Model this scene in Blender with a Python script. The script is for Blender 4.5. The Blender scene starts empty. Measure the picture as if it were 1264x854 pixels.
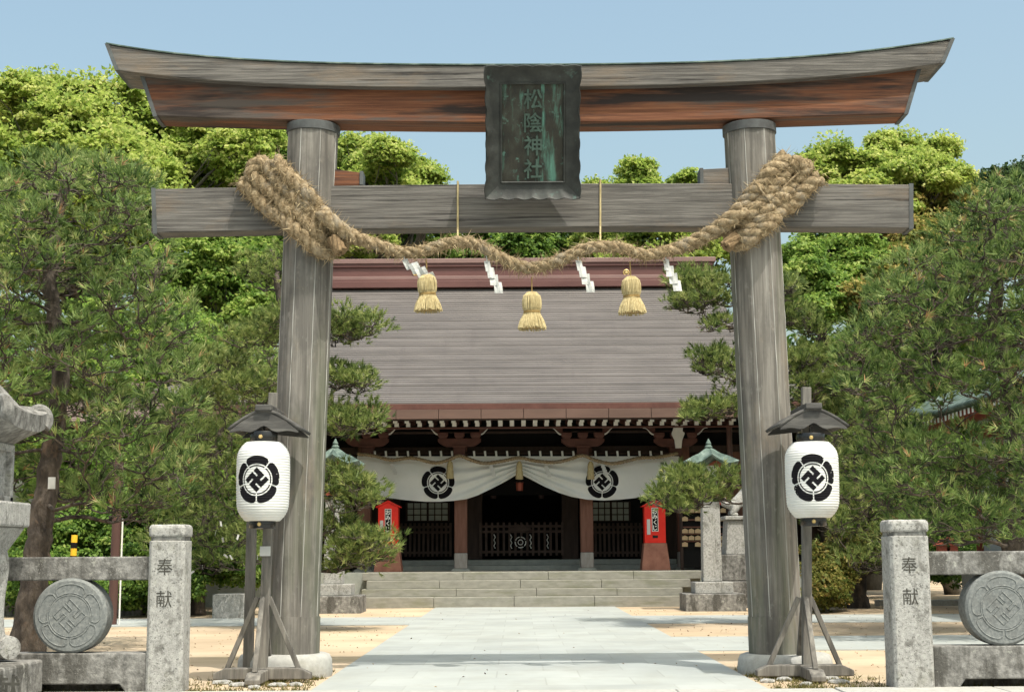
import bpy, bmesh, math, random
import numpy as np
from mathutils import Vector, Matrix
R = math.radians
SC = bpy.context.scene
COL = SC.collection

# ------------------------------------------------------------------ camera
F = 1850.0                     # focal length in photo pixels (1264 wide)
CAMH = 1.3
PITCH, YAW, ROLL = R(7.88), 4 / F, R(-0.35)
cd = bpy.data.cameras.new('camera')
cd.sensor_fit = 'HORIZONTAL'; cd.sensor_width = 36.0; cd.lens = F / 1264 * 36
cd.clip_start = 0.1; cd.clip_end = 3000
cam = bpy.data.objects.new('camera', cd); COL.objects.link(cam)
CM = Matrix.Rotation(YAW, 3, 'Z') @ Matrix.Rotation(math.pi / 2 + PITCH, 3, 'X') @ Matrix.Rotation(ROLL, 3, 'Z')
cam.matrix_world = Matrix.Translation((0, 0, CAMH)) @ CM.to_4x4()
SC.camera = cam

def P(px, py, Y):
    d = CM @ Vector(((px - 632) / F, -(py - 427) / F, -1))
    t = Y / d.y
    return Vector((d.x * t, Y, CAMH + d.z * t))
def PX(px, py, Y): return P(px, py, Y).x
def PZ(px, py, Y): return P(px, py, Y).z

# ------------------------------------------------------------------ light
SUN_EL, SUN_AZ = R(64), R(33)          # azimuth: to the right of straight behind the camera
sd = Vector((math.sin(SUN_AZ) * math.cos(SUN_EL), -math.cos(SUN_AZ) * math.cos(SUN_EL), math.sin(SUN_EL)))
w = bpy.data.worlds.new('World'); SC.world = w; w.use_nodes = True
nt = w.node_tree; bg = nt.nodes['Background']
sky = nt.nodes.new('ShaderNodeTexSky'); sky.sky_type = 'NISHITA'; sky.sun_disc = False
sky.sun_elevation = SUN_EL; sky.sun_rotation = math.atan2(sd.x, sd.y)
sky.air_density = 1.25; sky.dust_density = 6.0; sky.ozone_density = 0.2; sky.altitude = 0
sky_tint = nt.nodes.new('ShaderNodeMix'); sky_tint.data_type = 'RGBA'; sky_tint.blend_type = 'MULTIPLY'; sky_tint.inputs[0].default_value = 1
sky_tint.inputs[7].default_value = (1.06, 1.13, 1.03, 1)      # tint on the sky colour: a little less violet
nt.links.new(sky.outputs[0], sky_tint.inputs[6]); nt.links.new(sky_tint.outputs[2], bg.inputs[0]); bg.inputs[1].default_value = 0.15
sl = bpy.data.lights.new('sun', 'SUN'); sl.energy = 3.0; sl.angle = R(0.5); sl.color = (1, 0.955, 0.88)
so = bpy.data.objects.new('sun', sl); COL.objects.link(so)
so.rotation_euler = sd.to_track_quat('Z', 'Y').to_euler(); so.location = (20, -20, 40)
vs = SC.view_settings
vs.view_transform = 'Standard'; vs.look = 'None'; vs.gamma = 1; vs.exposure = 0.55
SC.cycles.max_bounces = 6; SC.cycles.transparent_max_bounces = 4

# ------------------------------------------------------------------ materials
MATS = {}
def mat(name, cols, scale=4.0, stretch=(1, 1, 1), detail=6, rough=0.8, bump=0.15, bdist=0.02,
        stains=(), metal=0.0, bscale=None, fac=(0.3, 0.7), trans=0.0, spec=0.3, coord='Object', lines=None):
    """noise ramp base, soft-edged stains, bump; everything in the object's own coordinates"""
    m = bpy.data.materials.new(name); m.use_nodes = True
    n = m.node_tree.nodes; L = m.node_tree.links
    b = n['Principled BSDF']
    tc = n.new('ShaderNodeTexCoord')
    def mapped(st):
        mp = n.new('ShaderNodeMapping'); mp.inputs['Scale'].default_value = st
        L.new(tc.outputs[coord], mp.inputs['Vector']); return mp.outputs[0]
    def noise(st, sc, de, ro=0.6):
        t = n.new('ShaderNodeTexNoise'); t.inputs['Scale'].default_value = sc
        t.inputs['Detail'].default_value = de; t.inputs['Roughness'].default_value = ro
        L.new(mapped(st), t.inputs['Vector']); return t.outputs[0]
    def ramp(src, stops):
        r = n.new('ShaderNodeValToRGB'); e = r.color_ramp.elements
        while len(e) < len(stops): e.new(0.5)
        for k, (p, c) in enumerate(stops):
            e[k].position = p; e[k].color = (*c, 1) if len(c) == 3 else c
        L.new(src, r.inputs[0]); return r.outputs[0]
    nz = noise(stretch, scale, detail)
    k = len(cols)
    if k == 1: cols = [cols[0], cols[0]]; k = 2
    c = ramp(nz, [(fac[0] + (fac[1] - fac[0]) * i / (k - 1), cc) for i, cc in enumerate(cols)])
    for (sc, st, lo, hi, amt, colr) in stains:
        f = ramp(noise(st, sc, 5, 0.65), [(lo, (0, 0, 0)), (hi, (amt, amt, amt))])
        mx = n.new('ShaderNodeMix'); mx.data_type = 'RGBA'
        L.new(f, mx.inputs[0]); L.new(c, mx.inputs[6]); mx.inputs[7].default_value = (*colr, 1)
        c = mx.outputs[2]
    L.new(c, b.inputs['Base Color'])
    b.inputs['Roughness'].default_value = rough; b.inputs['Metallic'].default_value = metal
    b.inputs['Specular IOR Level'].default_value = spec
    if bump:
        bn = n.new('ShaderNodeBump'); bn.inputs['Strength'].default_value = bump; bn.inputs['Distance'].default_value = bdist
        L.new(noise(stretch, bscale or scale * 3, detail), bn.inputs['Height']); L.new(bn.outputs[0], b.inputs['Normal'])
    if trans:
        out = n['Material Output']; tr = n.new('ShaderNodeBsdfTranslucent'); L.new(c, tr.inputs['Color'])
        ms = n.new('ShaderNodeMixShader'); ms.inputs[0].default_value = trans
        L.new(b.outputs[0], ms.inputs[1]); L.new(tr.outputs[0], ms.inputs[2]); L.new(ms.outputs[0], out.inputs['Surface'])
    MATS[name] = m
    return m

def leafmat(name, stops, trans=0.3, rough=0.55):
    m = bpy.data.materials.new(name); m.use_nodes = True
    n = m.node_tree.nodes; L = m.node_tree.links; b = n['Principled BSDF']
    a = n.new('ShaderNodeAttribute'); a.attribute_name = 'tone'
    r = n.new('ShaderNodeValToRGB'); e = r.color_ramp.elements
    while len(e) < len(stops): e.new(0.5)
    for k, (p, c) in enumerate(stops): e[k].position = p; e[k].color = (*c, 1)
    L.new(a.outputs['Fac'], r.inputs[0]); L.new(r.outputs[0], b.inputs['Base Color'])
    b.inputs['Roughness'].default_value = rough; b.inputs['Specular IOR Level'].default_value = 0.25
    tr = n.new('ShaderNodeBsdfTranslucent'); L.new(r.outputs[0], tr.inputs['Color'])
    ms = n.new('ShaderNodeMixShader'); ms.inputs[0].default_value = trans
    L.new(b.outputs[0], ms.inputs[1]); L.new(tr.outputs[0], ms.inputs[2]); L.new(ms.outputs[0], n['Material Output'].inputs['Surface'])
    MATS[name] = m

V = (22, 22, 0.6); HX = (0.6, 22, 22)
mat('pillar_wood', [(.075, .069, .06), (.165, .153, .135), (.27, .253, .225)], 1.4, (12, 12, .5), 10, .85, .35, .02,
    stains=[(2.6, (1, 1, .5), .48, .62, .6, (.085, .08, .073)), (3.5, (1, 1, .5), .56, .68, .5, (.20, .165, .125)), (14, (1, 1, .5), .60, .68, .35, (.27, .262, .24)), (1.2, (1.3, 1.3, .18), .48, .64, .6, (.095, .115, .062)), (2.2, (9, 9, .12), .62, .68, .5, (.30, .29, .265)), (.8, (6, 6, .2), .55, .75, .5, (.06, .06, .062))])
mat('seam_filler', [(.30, .30, .28), (.44, .43, .40)], 9, (1, 1, .3), rough=.9, bump=.1)
mat('beam_grey', [(.055, .051, .047), (.122, .114, .104), (.20, .188, .172)], 2.2, HX, 10, .85, .4, .02,
    stains=[(1.6, (.25, 14, 14), .60, .63, .9, (.022, .02, .019)), (1.3, (.6, 2, 2), .54, .68, .5, (.19, .14, .095)), (2.2, (.8, 2, 2), .55, .68, .5, (.07, .066, .062))])
mat('beam_brown', [(.07, .026, .013), (.145, .055, .026), (.24, .105, .052)], 2.0, (.5, 20, 20), 9, .75, .3, .02,
    stains=[(1.2, (.28, 2, 2.6), .50, .60, .92, (.075, .066, .058)), (1.3, (.25, 2.4, 3), .52, .62, .95, (.022, .016, .014))])
mat('stand_wood', [(.07, .066, .06), (.15, .14, .124), (.245, .23, .20)], 3.0, (5, 5, .6), 7, .85, .3, .01)
mat('roof_wood', [(.035, .034, .033), (.075, .072, .068), (.135, .13, .12)], 3.0, (.8, 6, 6), 7, .85, .3, .01)
mat('verdigris', [(.03, .048, .041), (.085, .125, .105), (.21, .26, .23)], 5.0, (1, 1, 1), 6, .7, .2, .01)
mat('dark_copper', [(.05, .05, .05), (.10, .11, .11)], 5.0, (1, 1, 1), 5, .6, .15, .01)
mat('bronze', [(.018, .020, .018), (.036, .034, .026), (.055, .062, .05)], 4.0, (2, 2, 1), 7, .6, .3, .01,
    stains=[(2.2, (3.2, 1, .4), .54, .66, .85, (.085, .20, .155)), (5, (3.0, 1, .35), .585, .70, .8, (.11, .27, .21)), (9, (1, 1, 1), .60, .70, .6, (.13, .27, .22))], metal=.15)
mat('bronze_frame', [(.020, .022, .021), (.034, .036, .033), (.055, .06, .055)], 5.0, (1, 1, 1), 7, .55, .3, .01,
    stains=[(6, (1, 1, 1), .62, .72, .6, (.11, .2, .17))], metal=.15)
mat('bronze_letter', [(.03, .045, .036), (.075, .125, .10)], 9.0, (1, 1, 1), 6, .6, .25, .01)
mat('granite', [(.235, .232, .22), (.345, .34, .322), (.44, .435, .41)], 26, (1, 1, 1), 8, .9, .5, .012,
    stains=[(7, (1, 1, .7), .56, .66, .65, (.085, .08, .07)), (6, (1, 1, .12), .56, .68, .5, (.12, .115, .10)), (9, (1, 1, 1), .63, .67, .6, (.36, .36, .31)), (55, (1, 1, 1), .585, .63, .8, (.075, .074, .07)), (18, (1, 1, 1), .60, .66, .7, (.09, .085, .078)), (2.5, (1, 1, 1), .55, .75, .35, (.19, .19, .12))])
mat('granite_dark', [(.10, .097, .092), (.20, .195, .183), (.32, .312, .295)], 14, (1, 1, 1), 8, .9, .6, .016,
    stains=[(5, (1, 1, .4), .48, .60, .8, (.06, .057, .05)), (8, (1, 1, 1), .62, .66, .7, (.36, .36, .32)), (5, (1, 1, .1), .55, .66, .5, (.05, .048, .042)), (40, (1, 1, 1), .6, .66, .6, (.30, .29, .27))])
mat('granite_blue', [(.115, .126, .126), (.175, .186, .183), (.245, .252, .242)], 30, (1, 1, 1), 8, .85, .3, .008,
    stains=[(4, (1, 1, 1), .55, .70, .5, (.10, .10, .095))])
mat('stone_pale', [(.30, .30, .28), (.41, .405, .38)], 18, (1, 1, 1), 7, .9, .3, .01,
    stains=[(4, (1, 1, 1), .55, .7, .5, (.28, .27, .22))])
mat('step_stone', [(.205, .20, .172), (.29, .283, .245)], 10, (.4, 1, 1), 7, .9, .25, .01,
    stains=[(3, (.35, 1, 2), .5, .64, .55, (.155, .16, .10)), (25, (1, 1, 1), .6, .7, .4, (.19, .19, .16))])
mat('incised', [(.035, .034, .03), (.07, .066, .055)], 20, rough=.9, bump=0)
mat('rope', [(.12, .085, .046), (.26, .195, .115), (.42, .335, .215)], 22, (1, 1, 1), 6, .95, .6, .02,
    stains=[(5, (1, 1, 1), .52, .66, .55, (.24, .22, .18))])
mat('rope_end', [(.13, .085, .045), (.27, .19, .105)], 24, (1, 1, 1), 6, .95, .5, .02)
mat('straw', [(.27, .205, .09), (.58, .49, .28)], 30, (3, 3, .4), 5, .8, .3, .01)
mat('straw_dark', [(.20, .13, .045), (.33, .23, .09)], 30, (1, 1, 1), 5, .9, .3, .01)
mat('paper', [(.58, .59, .57), (.66, .66, .64)], 6, rough=.85, bump=.05, trans=.25)
mat('lantern_paper', [(.72, .73, .70), (.82, .82, .80)], 5, (1, 1, 1), 4, .6, 0, trans=.22, spec=.4)
mat('ink', [(.005, .005, .006), (.010, .009, .012)], 8, rough=.8, bump=0, spec=.12)
mat('lacquer', [(.006, .006, .006), (.015, .015, .015)], 6, rough=.25, bump=.03, spec=.5)
mat('gold', [(.55, .38, .14), (.70, .52, .24)], 12, rough=.4, bump=.05, metal=.5)
mat('cloth', [(.76, .78, .75), (.83, .845, .82)], 2, rough=.9, bump=.06, trans=.18)
mat('roof_copper', [(.098, .089, .086), (.124, .112, .107), (.150, .136, .130)], 2.2, (.25, 1, 1), 8, .6, .08, .01,
    stains=[(.5, (1, .4, 1), .5, .7, .35, (.165, .148, .14)), (1.6, (1.6, .12, .3), .56, .68, .3, (.092, .082, .08)), (7, (.3, 6, 6), .6, .7, .3, (.095, .085, .08))], spec=.35)
mat('ridge_copper', [(.10, .042, .038), (.15, .068, .06)], 2, (.3, 1, 1), 5, .5, .08, .01, spec=.4)
mat('ridge_cap', [(.19, .115, .105), (.25, .16, .145)], 2, (.3, 1, 1), 5, .55, .05, .01)
mat('fascia_copper', [(.095, .055, .041), (.14, .082, .062)], 1.5, (.4, 1, 2), 5, .5, .06, .01, spec=.4)
mat('brown_paint', [(.075, .03, .023), (.12, .05, .038)], 3, (1, 1, 1), 6, .6, .1, .01)
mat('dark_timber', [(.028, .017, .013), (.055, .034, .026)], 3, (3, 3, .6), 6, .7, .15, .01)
mat('column_wood', [(.13, .058, .038), (.21, .10, .07)], 3, (4, 4, .5), 6, .7, .15, .01)
mat('column_foot', [(.30, .27, .24), (.42, .39, .36)], 4, (4, 4, 1), 6, .75, .15, .01)
mat('lattice', [(.045, .028, .022), (.085, .055, .043)], 4, rough=.7, bump=.1)
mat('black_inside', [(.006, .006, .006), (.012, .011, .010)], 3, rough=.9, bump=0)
mat('white_paint', [(.70, .69, .64), (.80, .79, .75)], 6, rough=.7, bump=.05)
mat('shoji', [(.40, .45, .40), (.52, .56, .50)], 4, rough=.6, bump=0)
mat('floor_stone', [(.24, .26, .235), (.33, .345, .315)], 5, rough=.85, bump=.15)
mat('red_paint', [(.62, .018, .010), (.72, .03, .016)], 4, rough=.45, bump=.03)
mat('vermilion', [(.20, .045, .028), (.30, .075, .045)], 4, rough=.6, bump=.06)
mat('pedestal_brown', [(.20, .085, .06), (.30, .14, .10)], 5, rough=.75, bump=.1)
mat('raw_wood', [(.46, .33, .18), (.58, .44, .27)], 8, (1, 1, 4), rough=.8, bump=.1)
mat('pine_bark', [(.022, .018, .016), (.07, .057, .047), (.16, .13, .105)], 6, (1, 1, .45), 8, .95, .9, .05,
    stains=[(4, (1, 1, .5), .58, .66, .5, (.19, .125, .085))])
mat('grey_bark', [(.055, .05, .042), (.14, .13, .11)], 5, (1, 1, .4), 8, .95, .7, .04)
mat('yellow_plastic', [(.75, .42, .02), (.82, .5, .04)], 5, rough=.5, bump=0)
mat('pipe_brown', [(.075, .04, .034), (.11, .058, .048)], 3, (1, 1, .3), rough=.5, bump=.05)
mat('tile_pink', [(.15, .11, .10), (.22, .165, .15)], 6, (1, 1, 1), rough=.7, bump=.2)
mat('plaster', [(.48, .49, .48), (.60, .61, .60)], 3, rough=.9, bump=.08)
mat('blue_tin', [(.30, .36, .44), (.36, .42, .50)], 3, rough=.6, bump=.05)

leafmat('pine_needles', [(0, (.03, .055, .018)), (.35, (.112, .185, .048)), (.65, (.23, .315, .094)), (.88, (.39, .43, .165)), (.96, (.48, .47, .24)), (1, (.42, .24, .12))], .42, .5)
leafmat('pine_needles_pale', [(0, (.045, .08, .024)), (.4, (.165, .225, .06)), (.75, (.305, .355, .11)), (1, (.46, .47, .20))], .42, .5)
leafmat('camphor_leaves', [(0, (.12, .205, .038)), (.4, (.27, .38, .068)), (.75, (.42, .50, .11)), (1, (.56, .59, .20))], .55)
leafmat('green_leaves', [(0, (.06, .13, .024)), (.5, (.165, .28, .048)), (.85, (.29, .40, .08)), (1, (.41, .49, .13))], .52)
leafmat('rusty_leaves', [(0, (.09, .13, .028)), (.4, (.21, .23, .05)), (.75, (.36, .30, .085)), (1, (.46, .31, .11))], .42)
leafmat('dark_leaves', [(0, (.02, .045, .017)), (.6, (.055, .10, .03)), (1, (.11, .165, .05))], .35)
leafmat('straw_fibres', [(0, (.16, .11, .055)), (.5, (.33, .25, .14)), (1, (.55, .45, .28))], .2, .9)

# ground and path
def ground_mats():
    m = mat('sand', [(.335, .255, .172), (.44, .345, .24), (.51, .41, .295)], .55, (1, 1, 1), 8, .95, .25, .02, bscale=18,
            stains=[(.35, (.6, 1, 1), .52, .68, .6, (.24, .20, .115)), (2.2, (1, 1, 1), .55, .7, .35, (.30, .235, .15)), (35, (1, 1, 1), .58, .68, .4, (.30, .22, .14))])
    m = mat('path_slabs', [(.29, .31, .30), (.33, .35, .337), (.37, .39, .375)], .9, (1, 1, 1), 6, .85, .12, .01, bscale=30,
            stains=[(2.2, (1, .5, 1), .50, .70, .6, (.29, .30, .27)), (.6, (1, .4, 1), .52, .66, .4, (.27, .275, .25)), (45, (1, 1, 1), .6, .68, .25, (.27, .275, .26))])
    n = m.node_tree.nodes; L = m.node_tree.links; b = n['Principled BSDF']
    src = b.inputs['Base Color'].links[0].from_socket
    br = n.new('ShaderNodeTexBrick'); tc = n.new('ShaderNodeTexCoord'); L.new(tc.outputs['Object'], br.inputs['Vector'])
    br.inputs['Scale'].default_value = 1.0; br.inputs['Brick Width'].default_value = .88; br.inputs['Row Height'].default_value = .92
    br.offset = .42; br.inputs['Mortar Size'].default_value = .011; br.inputs['Mortar Smooth'].default_value = .35
    br.inputs['Color1'].default_value = (.90, .90, .90, 1); br.inputs['Color2'].default_value = (1.06, 1.06, 1.06, 1); br.inputs['Mortar'].default_value = (.86, .855, .83, 1)
    mx = n.new('ShaderNodeMix'); mx.data_type = 'RGBA'; mx.blend_type = 'MULTIPLY'; mx.inputs[0].default_value = .85
    L.new(src, mx.inputs[6]); L.new(br.outputs[0], mx.inputs[7]); L.new(mx.outputs[2], b.inputs['Base Color'])
ground_mats()

# ------------------------------------------------------------------ builders
def tag(o, label=None, cat=None, group=None, kind=None):
    if label: o['label'] = label
    if cat: o['category'] = cat
    if group: o['group'] = group
    if kind: o['kind'] = kind
    return o
def thing(name, loc, label, cat, group=None):
    o = bpy.data.objects.new(name, None); COL.objects.link(o); o.location = loc
    o.empty_display_size = .2
    return tag(o, label, cat, group)
def copy_tree(o, parent=None):
    c = o.copy(); COL.objects.link(c)
    if parent: c.parent = parent
    for ch in list(o.children): copy_tree(ch, c)
    return c

class MB:
    def __init__(s): s.v = []; s.f = []
    def add(s, vs_, fs):
        k = len(s.v); s.v += [Vector(x) for x in vs_]; s.f += [tuple(i + k for i in f) for f in fs]; return s
    def box(s, x0, x1, y0, y1, z0, z1):
        return s.add([(x0, y0, z0), (x1, y0, z0), (x1, y1, z0), (x0, y1, z0), (x0, y0, z1), (x1, y0, z1), (x1, y1, z1), (x0, y1, z1)],
                     [(0, 3, 2, 1), (4, 5, 6, 7), (0, 1, 5, 4), (1, 2, 6, 5), (2, 3, 7, 6), (3, 0, 4, 7)])
    def frustum(s, x, y, z0, z1, ax, ay, bx, by):
        a = [(x - ax, y - ay, z0), (x + ax, y - ay, z0), (x + ax, y + ay, z0), (x - ax, y + ay, z0),
             (x - bx, y - by, z1), (x + bx, y - by, z1), (x + bx, y + by, z1), (x - bx, y + by, z1)]
        return s.add(a, [(0, 3, 2, 1), (4, 5, 6, 7), (0, 1, 5, 4), (1, 2, 6, 5), (2, 3, 7, 6), (3, 0, 4, 7)])
    def beam(s, p0, p1, wd, ht, up=(0, 0, 1)):
        p0, p1 = Vector(p0), Vector(p1); d = (p1 - p0).normalized()
        sd_ = d.cross(Vector(up))
        if sd_.length < 1e-4: sd_ = d.cross(Vector((0, 1, 0)))
        sd_.normalize(); u = sd_.cross(d).normalized()
        a = []
        for p in (p0, p1):
            for (i, j) in ((-1, -1), (1, -1), (1, 1), (-1, 1)): a.append(p + sd_ * i * wd / 2 + u * j * ht / 2)
        return s.add(a, [(3, 2, 1, 0), (4, 5, 6, 7), (0, 1, 5, 4), (1, 2, 6, 5), (2, 3, 7, 6), (3, 0, 4, 7)])
    def tube(s, pts, r, n=8, caps=True):
        pts = [Vector(p) for p in pts]; rr = r if hasattr(r, '__len__') else [r] * len(pts)
        prev = None; base = len(s.v)
        for i, p in enumerate(pts):
            d = (pts[min(i + 1, len(pts) - 1)] - pts[max(i - 1, 0)]).normalized()
            if prev is None:
                a = d.cross(Vector((0, 0, 1)))
                if a.length < .05: a = d.cross(Vector((0, 1, 0)))
            else: a = prev - d * prev.dot(d)
            a.normalize(); prev = a; b = d.cross(a)
            for k in range(n):
                t = 2 * math.pi * k / n; s.v.append(p + (a * math.cos(t) + b * math.sin(t)) * rr[i])
        for i in range(len(pts) - 1):
            for k in range(n):
                q = base + i * n; s.f.append((q + k, q + (k + 1) % n, q + n + (k + 1) % n, q + n + k))
        if caps:
            s.f.append(tuple(base + k for k in reversed(range(n)))); q = base + (len(pts) - 1) * n; s.f.append(tuple(q + k for k in range(n)))
        return s
    def lathe(s, prof, c=(0, 0, 0), n=24, phase=0, sx=1, sy=1):
        c = Vector(c); base = len(s.v)
        for (r, z) in prof:
            for k in range(n):
                t = 2 * math.pi * k / n + phase; s.v.append(c + Vector((r * math.cos(t) * sx, r * math.sin(t) * sy, z)))
        for i in range(len(prof) - 1):
            for k in range(n):
                q = base + i * n; s.f.append((q + k, q + (k + 1) % n, q + n + (k + 1) % n, q + n + k))
        s.f.append(tuple(base + k for k in reversed(range(n)))); q = base + (len(prof) - 1) * n; s.f.append(tuple(q + k for k in range(n)))
        return s
    def prism(s, poly, y0, y1):
        """poly: (x, z) outline extruded along Y"""
        n = len(poly); k = len(s.v)
        for y in (y0, y1):
            for (x, z) in poly: s.v.append(Vector((x, y, z)))
        s.f.append(tuple(k + i for i in range(n))); s.f.append(tuple(k + n + i for i in reversed(range(n))))
        for i in range(n): j = (i + 1) % n; s.f.append((k + i, k + n + i, k + n + j, k + j))
        return s
    def grid(s, rows):
        k = len(s.v); m = len(rows[0])
        for r in rows: s.v += [Vector(p) for p in r]
        for i in range(len(rows) - 1):
            for j in range(m - 1): q = k + i * m + j; s.f.append((q, q + 1, q + m + 1, q + m))
        return s
    def xf(s, fn): s.v = [Vector(fn(p)) for p in s.v]; return s
    def build(s, name, m, parent=None, loc=None, smooth=False, bevel=0, seg=2, angle=35, fix=True, solid=0):
        org = Vector(loc) if loc is not None else Vector((0, 0, 0))
        if parent is not None and loc is None: org = Vector(WORLD.get(parent.name, parent.location))
        me = bpy.data.meshes.new(name)
        me.from_pydata([tuple(p - org) for p in s.v], [], s.f)
        if fix:
            bm = bmesh.new(); bm.from_mesh(me); bmesh.ops.recalc_face_normals(bm, faces=bm.faces); bm.to_mesh(me); bm.free()
        if m: me.materials.append(MATS[m] if isinstance(m, str) else m)
        if smooth:
            for p in me.polygons: p.use_smooth = True
            if angle < 180: me.set_sharp_from_angle(angle=R(angle))
        o = bpy.data.objects.new(name, me); COL.objects.link(o)
        if parent is not None:
            o.parent = parent; WORLD[o.name] = tuple(org)
        else:
            o.location = org; WORLD[o.name] = tuple(org)
        if solid:
            md = o.modifiers.new('thickness', 'SOLIDIFY'); md.thickness = solid; md.offset = 0
        if bevel:
            md = o.modifiers.new('bevel', 'BEVEL'); md.width = bevel; md.segments = seg; md.limit_method = 'ANGLE'; md.angle_limit = R(40)
            md.harden_normals = False
        return o
WORLD = {}

def np_mesh(name, m, verts, faces, tone=None, parent=None, org=(0, 0, 0)):
    org = np.array(org, dtype=np.float32)
    verts = (np.asarray(verts, dtype=np.float32) - org).reshape(-1, 3); faces = np.asarray(faces, dtype=np.int32)
    k = faces.shape[1]; me = bpy.data.meshes.new(name)
    me.vertices.add(len(verts)); me.vertices.foreach_set('co', verts.ravel())
    me.loops.add(faces.size); me.loops.foreach_set('vertex_index', faces.ravel())
    me.polygons.add(len(faces)); me.polygons.foreach_set('loop_start', np.arange(0, faces.size, k, dtype=np.int32))
    me.polygons.foreach_set('loop_total', np.full(len(faces), k, dtype=np.int32))
    me.update(calc_edges=True)
    me.materials.append(MATS[m])
    if tone is not None:
        a = me.attributes.new('tone', 'FLOAT', 'FACE'); a.data.foreach_set('value', np.asarray(tone, dtype=np.float32))
    o = bpy.data.objects.new(name, me); COL.objects.link(o)
    if parent is not None: o.parent = parent
    else: o.location = tuple(org)
    return o

def catmull(pts, sub=8):
    pts = [Vector(p) for p in pts]; out = []
    q = [pts[0] * 2 - pts[1]] + pts + [pts[-1] * 2 - pts[-2]]
    for i in range(1, len(q) - 2):
        a, b, c, d = q[i - 1], q[i], q[i + 1], q[i + 2]
        for k in range(sub):
            t = k / sub
            out.append(.5 * ((2 * b) + (c - a) * t + (2 * a - 5 * b + 4 * c - d) * t * t + (3 * b - a - 3 * c + d) * t ** 3))
    out.append(pts[-1]); return out
def resample(pts, step):
    out = [pts[0]]; acc = 0
    for a, b in zip(pts, pts[1:]):
        L_ = (b - a).length
        if L_ < 1e-9: continue
        t = step - acc
        while t <= L_: out.append(a.lerp(b, t / L_)); t += step
        acc = L_ - (t - step)
    return out

def twisted(mb, pts, rad, pitch, strands=3, step=.035, n=8, ratio=.56, phase=0):
    """strands laid helically round a path: returns the resampled centreline"""
    pts = resample(pts, step); N = len(pts)
    rr = rad if callable(rad) else (lambda t: rad)
    fr = []; prev = None
    for i in range(N):
        d = (pts[min(i + 1, N - 1)] - pts[max(i - 1, 0)]).normalized()
        if prev is None:
            a = d.cross(Vector((0, 0, 1)))
            if a.length < .1: a = d.cross(Vector((0, 1, 0)))
        else: a = prev - d * prev.dot(d)
        a.normalize(); prev = a; fr.append((a, d.cross(a)))
    for k in range(strands):
        ps = []; rs = []
        for i in range(N):
            r = rr(i / (N - 1)); th = phase + 2 * math.pi * (k / strands + i * step / pitch); a, b = fr[i]
            ps.append(pts[i] + (a * math.cos(th) + b * math.sin(th)) * r * (1 - ratio)); rs.append(r * ratio * (1 + .06 * math.sin(i * 1.7 + k)))
        mb.tube(ps, rs, n)
    return pts

def glyph(ch, size):
    """one character as flat polygons, centred, in the XZ plane (facing -Y)"""
    c = bpy.data.curves.new('character', 'FONT'); c.body = ch; c.size = size; c.resolution_u = 3
    o = bpy.data.objects.new('character', c); COL.objects.link(o)
    dg = bpy.context.evaluated_depsgraph_get()
    me = bpy.data.meshes.new_from_object(o.evaluated_get(dg))
    vs_ = [v.co.copy() for v in me.vertices]; fs = [tuple(p.vertices) for p in me.polygons]
    xs = [v.x for v in vs_]; ys = [v.y for v in vs_]
    cx, cy = (min(xs) + max(xs)) / 2, (min(ys) + max(ys)) / 2
    s = size / max(max(xs) - min(xs), max(ys) - min(ys)) * .95
    out = [Vector(((v.x - cx) * s, 0, (v.y - cy) * s)) for v in vs_]
    bpy.data.objects.remove(o); bpy.data.curves.remove(c); bpy.data.meshes.remove(me)
    return out, fs
def add_glyph(mb, ch, size, at, thick=.004, bold=0, sx=1.0, tilt=None):
    vs_, fs = glyph(ch, size); at = Vector(at)
    offs = [(0, 0)] if not bold else [(-bold, 0), (bold, 0), (0, bold), (0, -bold)]
    for q, (ox, oz) in enumerate(offs):
        k = len(mb.v); n = len(vs_); th = thick + q * .0006
        for dy in (-th, 0):
            for v in vs_:
                p = Vector((v.x * sx + ox, dy, v.z + oz))
                if tilt is not None: p = tilt @ p
                mb.v.append(at + p)
        edges = {}
        for f in fs:
            mb.f.append(tuple(k + i for i in f))
            for a, b in zip(f, f[1:] + f[:1]):
                edges[(a, b)] = 1
        for (a, b) in edges:
            if (b, a) not in edges: mb.f.append((k + a, k + b, k + n + b, k + n + a))
    return mb

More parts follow.
